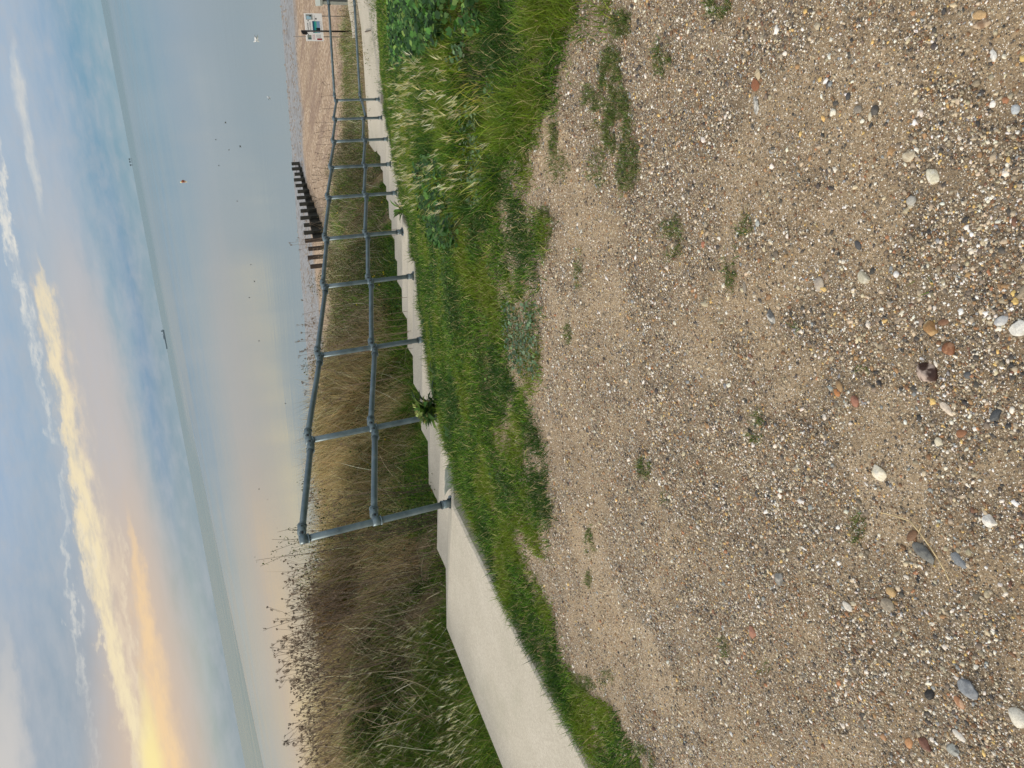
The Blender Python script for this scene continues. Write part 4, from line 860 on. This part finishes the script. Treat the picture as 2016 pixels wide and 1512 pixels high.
patchq('map_panel', .30, .60, .70, .65, lc(90, 180, 150), lay=2); patchq('logo', .36, .60, .48, .84, lc(24, 30, 44), lay=2)
patchq('photo', .77, .08, .96, .46, lc(150, 160, 162)); patchq('photo', .79, .11, .90, .36, lc(165, 205, 225), lay=2); patchq('photo', .88, .28, .93, .38, lc(20, 20, 22), lay=2)
patchq('photo', .06, .08, .22, .30, lc(140, 150, 140)); patchq('photo', .06, .12, .13, .28, lc(80, 110, 120), lay=2)
patchq('red_panel', .04, .62, .10, .90, lc(150, 24, 44)); patchq('logo', .78, .60, .83, .68, lc(20, 20, 24)); patchq('logo', .715, .16, .75, .22, lc(20, 20, 30))
def textlines(name, u0, u1, v0, v1, nl, c, th=.35):
    R = random.Random(nl); bm = bmesh.new(); f0 = cen - root + fw * .0155
    pt = lambda u, v: f0 + rt * ((u - .5) * W_b) + Vector((0, 0, (.5 - v) * H_b))
    for i in range(nl):
        v = v0 + (v1 - v0) * (i + .2) / nl; h = (v1 - v0) / nl * th; u = u0
        while u < u1:
            wl = R.uniform(.012, .04); e = min(u + wl, u1); vs = [bm.verts.new(pt(a, b)) for a, b in ((u, v), (u, v + h), (e, v + h), (e, v))]; bm.faces.new(vs); u = e + .010
    return bmo(name, bm, simple('ink_' + name, c, .5), panel)
textlines('heading', .40, .66, .12, .17, 1, lc(70, 74, 84), .9); textlines('lettering', .36, .70, .24, .34, 2, lc(110, 114, 122)); textlines('lettering', .72, .92, .52, .60, 2, lc(130, 134, 140))
textlines('red_lettering', .06, .24, .36, .52, 3, lc(196, 90, 110)); textlines('lettering', .12, .24, .58, .86, 4, lc(120, 124, 130)); textlines('lettering', .30, .72, .88, .94, 1, lc(150, 154, 160))
for (px_, top) in ((31, 600), (73, 578)):
    a = dirpt(top, px_ + (0 if px_ == 31 else -1), R0 + .03); b_ = Vector((a.x, a.y, float(wz(a.x, a.y)) - .05)); bm = bmesh.new(); 
    if px_ == 31: a.z = cen.z
    tube(bm, b_ - root - fw * .03, a - root - fw * .03, .014, seg=8); bmo('pole', bm, simple('grey_pole', lc(128, 122, 116), .6), sign)
# black finger post in front of it
R1 = 22.; a = dirpt(593, 61, R1); b0 = Vector((a.x, a.y, float(wz(a.x, a.y)) - .05)); fp = empty('black_marker_post', Vector((a.x, a.y, float(wz(a.x, a.y)))), 'black post with a slanted head standing in front of the white information board', 'post')
bm = bmesh.new(); tube(bm, b0 - fp.location, a - fp.location, .022, seg=10); bmo('pole', bm, M_black, fp)
bm = bmesh.new(); h0 = a - fp.location; pr = [(-.03, 0), (.02, .02), (-.085, -.07), (-.09, -.14), (-.05, -.12), (-.02, -.17), (0, -.09)]
pr = [(0, .01), (-.075, -.03), (-.09, -.13), (-.055, -.14), (-.10, -.19), (-.03, -.15), (0, -.10)]
fr = [bm.verts.new(h0 + rt * u + Vector((0, 0, v)) + fw * .03) for u, v in pr]; bk = [bm.verts.new(h0 + rt * u + Vector((0, 0, v)) - fw * .03) for u, v in pr]
bm.faces.new(fr); bm.faces.new(bk[::-1])
for i in range(len(pr)): bm.faces.new((fr[i], bk[i], bk[(i + 1) % len(pr)], fr[(i + 1) % len(pr)]))
bmo('head', bm, M_black, fp)
# grey box-like bench end at the frame edge
R2 = 21.; a = dirpt(626, 6, R2); gb = Vector((a.x, a.y, float(wz(a.x, a.y)))); gx = empty('grey_box_seat', gb, 'grey box-shaped seat standing on the shingle at the very edge of the photo', 'seat')
hh = (a.z - gb.z) / 2; q = Matrix((rt, fw, Vector((0, 0, 1)))).transposed()
bm = bmesh.new(); box(bm, Vector((0, 0, hh)) + rt * .28, (.30, .22, hh - .03), ax=q); bmo('body', bm, simple('grey_paint', lc(96, 102, 104), .6, 0, .15), gx)
bm = bmesh.new(); box(bm, Vector((0, 0, 2 * hh - .025)) + rt * .28, (.34, .26, .03), ax=q); bmo('lid', bm, simple('pale_grey', lc(166, 172, 164), .6, 0, .12), gx)
bm = bmesh.new(); box(bm, Vector((0, 0, hh)) - rt * .0 + fw * .225, (.035, .012, hh - .03), ax=q); bmo('frame', bm, simple('pale_grey2', lc(166, 172, 164), .6, 0, .12), gx)

# ------------------------------------------------------------------ on the water
def gull(px, py, label, s, hdg):
    p = on_z(px, py, -CZ + .02); root = Vector((p[0], p[1], 0)); e = empty('gull', root, label, 'gull', 'white gulls on the water')
    bm = bmesh.new(); bmesh.ops.create_uvsphere(bm, u_segments=14, v_segments=9, radius=1)
    for v in bm.verts:
        x, y, z = v.co; t_ = (x + 1) / 2; w_ = (1 - .75 * max(0, -x) ** 1.5) * (1 - .2 * max(0, x)); v.co = Vector((x * .24, y * .085 * w_, z * .08 * w_ + .05 + .05 * max(0, -x)))
    neck = bmesh.ops.create_uvsphere(bm, u_segments=10, v_segments=8, radius=.045)['verts']
    for v in neck: v.co = v.co + Vector((.22, 0, .16))
    nk = bmesh.ops.create_cone(bm, segments=10, radius1=.05, radius2=.035, depth=.12, cap_ends=False)['verts']
    for v in nk: v.co = v.co + Vector((.19, 0, .11))
    for v in bm.verts: v.co = Matrix.Rotation(hdg, 3, 'Z') @ (v.co * s)
    bmo('body', bm, simple('white_feathers', (.8, .82, .84, 1), .7), e, True)
    bm = bmesh.new(); tube(bm, Vector((.26, 0, .155)), Vector((.32, 0, .145)), .012, .003, 8)
    for v in bm.verts: v.co = Matrix.Rotation(hdg, 3, 'Z') @ (v.co * s)
    bmo('beak', bm, simple('beak', lc(190, 150, 60), .5), e)
    bm = bmesh.new()
    for sd in (-1, 1):
        vs = [bm.verts.new((a, sd * b_, c)) for a, b_, c in ((.12, .07, .09), (.12, .085, .05), (-.30, .03, .09), (-.27, .02, .12), (-.05, .05, .125))]; bm.faces.new(vs)
    for v in bm.verts: v.co = Matrix.Rotation(hdg, 3, 'Z') @ (v.co * s)
    bmo('wing', bm, simple('grey_wing', lc(120, 128, 134), .7), e)
gull(504, 76, 'white gull floating offshore, the farther of the two', .85, 2.2)
gull(529, 193, 'small white gull on the water above the groyne, nearer the beach', .5, .4)
p = on_z(361, 357, -CZ); bu = empty('buoy', (p[0], p[1], 0), 'orange mooring buoy with a pale top on the open water', 'buoy')
bm = bmesh.new(); bmesh.ops.create_uvsphere(bm, u_segments=16, v_segments=10, radius=.27); 
for v in bm.verts: v.co.z = v.co.z * .9 + .12
bmo('float', bm, simple('orange_float', lc(150, 70, 30), .5), bu, True)
bm = bmesh.new(); bmesh.ops.create_uvsphere(bm, u_segments=14, v_segments=8, radius=.17)
for v in bm.verts: v.co += Vector((-.12, 0, .42))
bmo('cap', bm, simple('cream_cap', lc(226, 214, 160), .5), bu, True)
G_b = 'small dark birds floating on the water'
BM_bird = simple('dark_feathers', lc(52, 50, 50), .7)
birds = [(431, 326), (451, 295), (473, 288), (467, 396), (425, 275), (444, 241), (494, 521), (501, 554), (491, 586), (510, 671), (562, 794), (510, 963), (527, 983)]
bird0 = None
for i, (px, py) in enumerate(birds):
    p = on_z(px, py, -CZ)
    if bird0 is None:
        bm = bmesh.new(); bmesh.ops.create_uvsphere(bm, u_segments=12, v_segments=8, radius=1)
        for v in bm.verts: x, y, z = v.co; v.co = Vector((x * .2, y * .08 * (1 - .5 * max(0, -x)), z * .07 + .04 + .04 * max(0, -x)))
        h_ = bmesh.ops.create_uvsphere(bm, u_segments=8, v_segments=6, radius=.04)['verts']
        for v in h_: v.co += Vector((.17, 0, .15))
        bird0 = bmo('water_bird', bm, BM_bird, None, True); o = bird0
    else: o = bird0.copy(); COL.objects.link(o)
    o.location = (p[0], p[1], 0); o.rotation_euler = (0, 0, i * 1.7); o.scale = (.36 + .06 * (i % 3),) * 3
    tag(o, 'small dark waterbird floating on the calm sea, a mere dot', 'bird', G_b)
# ship on the horizon
a1 = np.array(ang(324, 648)); a2 = np.array(ang(330, 687)); dd_ = 6000.
x1 = math.sin(rad(a1[0])) * dd_; y1 = math.cos(rad(a1[0])) * dd_; x2 = math.sin(rad(a2[0])) * dd_; y2 = math.cos(rad(a2[0])) * dd_
c_ = Vector(((x1 + x2) / 2, (y1 + y2) / 2, 0)); L_ = math.hypot(x1 - x2, y1 - y2); ax_ = Vector((x1 - x2, y1 - y2, 0)).normalized(); sy = Vector((-ax_.y, ax_.x, 0))
ship = empty('cargo_ship', c_, 'long grey cargo ship low on the horizon', 'ship'); q = Matrix((ax_, sy, Vector((0, 0, 1)))).transposed()
M_ship = simple('ship_grey', lc(112, 128, 138), .8)
bm = bmesh.new(); pr = [(-.5, 9), (-.49, 0), (.46, 0), (.5, 12), (.46, 11), (-.3, 8)]
fr = [bm.verts.new(q @ Vector((u * L_, -11, v))) for u, v in pr]; bk = [bm.verts.new(q @ Vector((u * L_, 11, v))) for u, v in pr]
bm.faces.new(fr); bm.faces.new(bk[::-1])
for i in range(len(pr)): bm.faces.new((fr[i], bk[i], bk[(i + 1) % len(pr)], fr[(i + 1) % len(pr)]))
bmo('hull', bm, M_ship, ship)
bm = bmesh.new(); box(bm, q @ Vector((L_ * .42, 0, 15)), (5, 8, 6), ax=q); box(bm, q @ Vector((L_ * .1, 0, 11)), (14, 6, 3), ax=q); box(bm, q @ Vector((L_ * .25, 0, 14)), (1, 1, 7), ax=q); bmo('superstructure', bm, M_ship, ship)
for i, py in enumerate((313.5, 318.5, 325)):
    a1 = ang(256 + (py - 313) * .19, py); dd_ = 7000; pz = Vector((math.sin(rad(a1[0])) * dd_, math.cos(rad(a1[0])) * dd_, 0)); e = empty('sea_tower', pz, 'tiny grey sea tower on legs on the horizon, one of three in a row', 'sea tower', 'three sea towers on the horizon')
    q = Matrix.Rotation(-rad(a1[0]), 3, 'Z'); bm = bmesh.new(); box(bm, Vector((0, 0, 17)), (7, 7, 5), ax=q); bmo('deck', bm, M_ship, e)
    for sx_ in (-1, 1):
        bm = bmesh.new(); tube(bm, Vector((sx_ * 6, 0, 0)), Vector((sx_ * 4, 0, 12)), .9, seg=6); bmo('leg', bm, M_ship, e)

# ------------------------------------------------------------------ pebbles
ICO = None
def ico(sub):
    bm = bmesh.new(); bmesh.ops.create_icosphere(bm, subdivisions=sub, radius=1); V = np.array([v.co[:] for v in bm.verts]); F_ = np.array([[v.index for v in f.verts] for f in bm.faces]); bm.free(); return V, F_
PEB = [((228, 222, 210), 1.7), ((204, 190, 164), 2.2), ((240, 238, 232), .8), ((176, 164, 142), 3.2), ((146, 134, 116), 3.2), ((120, 110, 98), 2.4), ((84, 80, 76), 2.), ((66, 66, 66), .7), ((128, 98, 72), 1.6), ((166, 134, 98), 1.4), ((172, 126, 92), .3), ((122, 90, 74), .3), ((150, 154, 156), .8), ((214, 184, 120), .5)]
def pebbles(P, size, sub, sink, smooth, jit=.22):
    V0, F0 = ico(sub); k = len(P); nv_ = len(V0)
    sc = np.stack([rng.uniform(.8, 1.35, k), rng.uniform(.6, 1., k), rng.uniform(.35, .7, k)], -1) * size[:, None]
    V = V0[None] * (1 + rng.normal(0, jit, (k, nv_, 1)).clip(-.45, .45)) * sc[:, None, :]
    a_ = rng.uniform(0, 6.28, k); tlt = rng.normal(0, .25, k); ct = np.cos(tlt)[:, None]; st = np.sin(tlt)[:, None]
    x = V[..., 0] * ct - V[..., 2] * st; z = V[..., 0] * st + V[..., 2] * ct; y = V[..., 1]; ca = np.cos(a_)[:, None]; sa_ = np.sin(a_)[:, None]
    V = np.stack([x * ca - y * sa_, x * sa_ + y * ca, z], -1) + P[:, None, :]; V[..., 2] += (sc[:, 2] * sink)[:, None]
    F_ = (np.arange(k)[:, None, None] * nv_ + F0[None]).reshape(-1)
    c = palette(k, [p[0] for p in PEB], [p[1] for p in PEB], .08); return V.reshape(-1, 3), F_, np.full(k * len(F0), 3), np.repeat(c[:, None, :], nv_, 1).reshape(-1, 3)
bag = Bag()
def gravel_pts(k):
    B, s_, n_ = ground_pts(-4.5, -.7, -4.9, -.4, k); g, px, py = grassmask(B); ok = ((~g) | ((px > 975) & (rng.random(len(B)) < .35))) & (px > 950) & (px < 2500) & (py > -350) & (py < 1800); return B[ok], px[ok], py[ok]
for (k, s0, s1, sub, sink, thr, soft) in ((700000, .0013, .0028, 1, .25, .9, 0), (310000, .0028, .0052, 1, .1, 1., 0), (22000, .0052, .0082, 2, .0, 1., 0), (450, .0082, .012, 2, -.1, 1., 0)):
    B, px, py = gravel_pts(k); f, dens = pdens(B[:, 0], B[:, 1], px); dens = np.clip(dens * thr, 0, 1); ok = rng.random(len(B)) < dens; B = B[ok]; k = len(B)
    size = s0 * (s1 / s0) ** (rng.random(k) ** 1.2); bag.add(pebbles(B, size, sub, sink, False))
tag(bag.build('gravel', M_peb), 'loose gravel of white, grey and brown pebbles strewn over sandy ground', 'gravel', kind='stuff')

# the larger stones one can pick out, each its own object
G_s = 'larger stones lying on the gravel'
def stone(px, py, wpx, hpx, angd, c, label, flat=.5, ang_=False, seed=0, c2=None, name='stone'):
    g = to_ground(px, py); dist = float(np.linalg.norm(g - np.array([0, 0, CZ]))); a = wpx / F * dist / 2 * .94; b_ = hpx / F * dist / 2 * .94
    V, F0 = ico(4); R = np.random.default_rng(seed + int(px)); dirs = R.normal(0, 1, (9, 3)); dirs /= np.linalg.norm(dirs, axis=1)[:, None]
    r = np.ones(len(V))
    if ang_:
        for d_ in dirs[:8]:
            th = R.uniform(.62, .85); pr_ = V @ d_; r = np.minimum(r, np.where(pr_ > th, th / np.maximum(pr_, 1e-6), 1))
        r *= .95 + .1 * fbm(V[:, 0] * 3 + seed, V[:, 1] * 3 + V[:, 2] * 2, seed)
        r *= 1.12
    else: r = .92 + .2 * (fbm(V[:, 0] * 1.3 + 5 + seed, V[:, 1] * 1.3 + V[:, 2], seed) - .5) * 2 * .8
    V = V * r[:, None] * np.array([a, b_, min(a, b_) * flat])
    # image x axis of the stone on the ground = world "toward the camera"
    th = math.atan2(-g[1], -g[0]) + rad(angd); ca, sa_ = math.cos(th), math.sin(th)
    V = np.stack([V[:, 0] * ca - V[:, 1] * sa_, V[:, 0] * sa_ + V[:, 1] * ca, V[:, 2] + min(a, b_) * flat * .24], -1)
    c = tuple(np.array(c) * .72 + np.mean(c) * .24 - 2); c2 = None if c2 is None else tuple(np.array(c2) * .72 + np.mean(c2) * .24 - 2)
    col = np.tile(lin(c), (len(V), 1)).astype(float)
    if c2 is not None:
        mk = sm(fbm(V[:, 0] / a * 1.5 + 9, V[:, 1] / a * 1.5 + 9, seed + 3), .52, .66)[:, None]; col = col * (1 - mk) + lin(c2) * mk
    o = mesh_np(name, V, F0.ravel(), np.full(len(F0), 3), M_peb, col, not ang_); o.location = g; return tag(o, label, 'stone', G_s)
STN = [
 (1614, 560, 26, 30, 0, (176, 164, 150), 'round flat greyish-pink pebble, the most disc-like on the gravel', .4, False, 1, (196, 182, 160)),
 (1828, 733, 34, 40, 20, (74, 44, 34), 'glossy dark maroon flint with a pale broken side', .75, True, 2, (200, 176, 160)),
 (1834, 647, 26, 28, 10, (176, 128, 72), 'orange-brown cracked pebble left of the dark maroon flint', .6, True, 3, (204, 160, 98)),
 (1869, 686, 27, 27, 30, (150, 92, 56), 'rust brown rounded stone between the maroon flint and the picture edge', .6, False, 4, (186, 130, 90)),
 (1858, 634, 25, 14, 5, (140, 96, 66), 'flat brown oblong pebble touching the orange-brown cracked one', .5, False, 5, None),
 (2008, 645, 34, 26, 0, (226, 226, 220), 'large white chalky flint cut by the picture edge beside an orange chip', .6, True, 6, (240, 238, 232)),
 (1973, 631, 30, 18, 15, (186, 190, 194), 'pale blue-grey knobbly flint next to the white flint at the edge', .6, False, 7, (214, 216, 214)),
 (1838, 347, 20, 34, 30, (222, 216, 186), 'cream elongated knobbly flint in the right part of the gravel', .6, True, 8, (236, 232, 214)),
 (1790, 306, 24, 20, 20, (210, 198, 168), 'cream angular flint just behind the elongated knobbly one', .5, True, 9, (186, 170, 140)),
 (1795, 395, 20, 20, 0, (182, 180, 170), 'pale grey flat stone below the elongated knobbly flint', .5, False, 10, None),
 (1702, 547, 22, 30, 35, (198, 192, 164), 'pale greenish triangular flint chip beside the disc-like pebble', .5, True, 11, (214, 208, 186)),
 (1731, 931, 24, 34, 35, (236, 226, 196), 'big cream shell-like flint, brightest stone in the mid gravel', .55, True, 12, (240, 234, 214)),
 (1893, 853, 26, 16, 0, (160, 104, 66), 'reddish brown bean-shaped pebble on the gravel', .55, False, 13, None),
 (1865, 805, 14, 30, 30, (232, 214, 190), 'long pale pink chip pointing at the bean-shaped pebble', .5, True, 14, None),
 (1849, 870, 16, 20, 0, (224, 214, 184), 'small cream lump below the bean-shaped pebble', .6, False, 15, None),
 (1962, 818, 26, 16, 30, (78, 84, 90), 'dark slate-blue angular flint near the picture edge', .6, True, 16, (100, 106, 110)),
 (1906, 738, 18, 14, 0, (96, 100, 104), 'grey pebble touching the edge side of the maroon flint', .6, False, 17, None),
 (1653, 760, 16, 24, 10, (180, 142, 92), 'tan upright oblong pebble with an orange one at its foot', .5, False, 18, (150, 120, 84)),
 (1649, 773, 14, 18, 20, (200, 126, 66), 'bright orange pebble at the foot of the tan oblong one', .5, False, 19, None),
 (1684, 790, 20, 24, 0, (178, 116, 90), 'dull pink rounded pebble in the middle of the gravel', .5, False, 20, (150, 96, 74)),
 (1519, 625, 16, 32, 20, (106, 108, 108), 'grey-blue broken flint with a dark hollow, centre of the gravel', .6, True, 21, (200, 200, 194)),
 (1466, 566, 11, 26, 0, (150, 140, 124), 'thin upright grey-tan stone below a mossy tuft', .4, False, 22, None),
 (1490, 207, 14, 36, 15, (152, 150, 142), 'long grey flint fragment in the far right gravel', .5, True, 23, (206, 204, 196)),
 (1492, 145, 12, 20, 30, (206, 186, 146), 'cream wedge above the long grey flint fragment', .5, True, 24, None),
 (1487, 167, 18, 24, 40, (160, 96, 60), 'flat rusty sherd lying in the soil of the far right gravel', .25, True, 25, None),
 (1934, 48, 34, 14, 10, (204, 176, 140), 'slim tan and cream pebble at the far right of the gravel', .5, False, 26, (150, 116, 84)),
 (1929, 30, 28, 16, 0, (206, 166, 110), 'yellow-tan pebble above the slim tan and cream one', .5, False, 27, None),
 (1822, 1090, 26, 50, 30, (120, 122, 118), 'long blue-grey pitted flint lying beside the dry stem', .5, True, 28, (92, 96, 98)),
 (1886, 1102, 20, 34, 20, (128, 136, 144), 'blue-grey slab of flint on the other side of the dry stem', .35, True, 29, None),
 (1949, 1025, 22, 24, 40, (238, 236, 228), 'bright white flint with a pointed tail near the dry stem', .6, True, 30, None),
 (1796, 1055, 34, 16, 20, (130, 92, 62), 'brown flat pebble under the bend of the dry stem', .5, False, 31, None),
 (1535, 1140, 26, 22, 20, (144, 144, 138), 'mottled grey round stone in the left gravel', .6, True, 32, (174, 172, 164)),
 (1748, 1192, 26, 26, 0, (152, 140, 120), 'dull sandy lump half sunk in the left gravel', .4, True, 33, (176, 164, 142)),
 (1755, 1165, 20, 18, 20, (206, 168, 108), 'yellow-brown triangular flint above the dull sandy lump', .5, True, 34, None),
 (1670, 1195, 14, 24, 20, (228, 220, 206), 'white twin-lobed flint chip in the left gravel', .5, True, 35, None),
 (1482, 1245, 18, 24, 0, (186, 124, 96), 'salmon pink brick fragment in the left gravel', .5, True, 36, None),
 (1909, 1356, 28, 38, 40, (124, 132, 142), 'biggest slate-blue flint in the lower left gravel', .55, True, 37, (150, 158, 166)),
 (1832, 1367, 26, 18, 10, (52, 52, 52), 'near-black rounded stone left of the slate-blue flint', .8, False, 38, None),
 (1889, 1382, 16, 26, 0, (188, 128, 84), 'orange-tan oblong pebble next to the slate-blue flint', .5, False, 39, (216, 170, 130)),
 (2008, 1412, 34, 36, 10, (224, 220, 204), 'large cream lump at the bottom left corner edge of the gravel', .6, False, 40, None),
 (1889, 1447, 14, 28, 20, (226, 220, 208), 'upright white pebble near the corner of the gravel', .6, False, 41, None),
 (1790, 1462, 22, 16, 30, (206, 144, 88), 'orange pebble near the lower left corner', .5, False, 42, None),
 (1822, 1465, 18, 26, 0, (132, 84, 66), 'dark red pebble next to the orange one near the corner', .5, True, 43, None),
 (1877, 1475, 22, 20, 0, (166, 170, 164), 'speckled pale grey pebble close to the photo corner', .5, True, 44, (120, 122, 118)),
 (1082, 860, 12, 10, 0, (196, 176, 150), 'tan cube-like stone alone on bare sand by the turf', .9, True, 45, None),
 (1288, 1435, 12, 10, 0, (96, 68, 54), 'small dark brown pebble left of the turf edge on grey grit', .6, False, 46, None),
 (1223, 693, 9, 12, 0, (168, 160, 150), 'dark-ringed oval pebble in the far gravel beyond the tufts', .6, False, 47, (60, 58, 56)),
 (1385, 481, 10, 14, 0, (196, 120, 86), 'terracotta chip between two mossy tufts', .5, True, 48, None),
 (1492, 440, 12, 13, 0, (178, 186, 182), 'pale blue-grey stone right beside a green tuft', .4, False, 49, None),
 (1528, 500, 14, 14, 0, (124, 112, 96), 'brown-grey smooth stone right of the long mossy tuft', .5, False, 50, None),
 (1690, 483, 14, 22, 30, (86, 88, 92), 'dark charcoal oval pebble above the pale greenish chip', .5, False, 51, None),
 (1690, 215, 20, 15, 0, (146, 138, 124), 'grey-tan oval pebble in the cluster of the right gravel', .6, False, 52, None),
 (1713, 230, 8, 17, 0, (216, 206, 176), 'small upright cream pebble below the grey-tan oval one', .6, False, 53, None),
 (1723, 217, 14, 16, 0, (90, 88, 84), 'dark angular stone beside the small upright cream pebble', .7, True, 54, None),
 (1956, 110, 12, 20, 20, (228, 228, 222), 'white chip in the gravel near the top right corner', .6, True, 55, None),
 (2000, 215, 16, 18, 0, (186, 196, 204), 'pale blue pebble touching the right-hand picture edge', .6, False, 56, None),
 (1670, 190, 12, 14, 0, (76, 78, 82), 'charcoal pebble left of the grey-tan oval one', .6, False, 57, None),
 (1765, 540, 13, 13, 0, (238, 238, 238), 'pure white round pebble right of the greenish chip', .7, False, 58, None)]
for a in STN: stone(a[0], a[1], a[2], a[3], a[4], a[5], a[6], a[7], a[8], a[9], a[10])
# dry stem lying on the gravel
bm = bmesh.new()
pts = [to_ground(*q) for q in ((1736, 1006), (1765, 1013), (1797, 1024), (1815, 1045), (1835, 1072), (1852, 1098), (1866, 1122), (1874, 1140))]
pts = [Vector(p) + Vector((0, 0, .010)) for p in pts]; r0 = pts[0].copy()
for a_, b_ in zip(pts[:-1], pts[1:]): tube(bm, a_ - r0, b_ - r0, .0017, .0015, 6)
q1 = Vector(to_ground(1822, 1032)) + Vector((0, 0, .014)); tube(bm, pts[3] - r0, q1 - r0, .0012, .0008, 5)
o = bmo('dry_stem', bm, simple('straw', lc(206, 186, 142), .7)); o.location = r0; tag(o, 'thin straw-coloured dry stem with a kink lying on the gravel', 'twig')
# small stick on the lower steps
a_ = on_z(719, 62.5, -4.9); b_ = on_z(730, 60, -4.9); bm = bmesh.new(); v0 = Vector((a_[0], a_[1], CZ - 4.9)); v1 = Vector((b_[0], b_[1], CZ - 4.895)); tube(bm, Vector((0, 0, 0)), v1 - v0, .012, .008, 6)
o = bmo('stick', bm, M_umbel2); o.location = v0; tag(o, 'short brown stick lying on the concrete at the foot of the steps', 'stick')
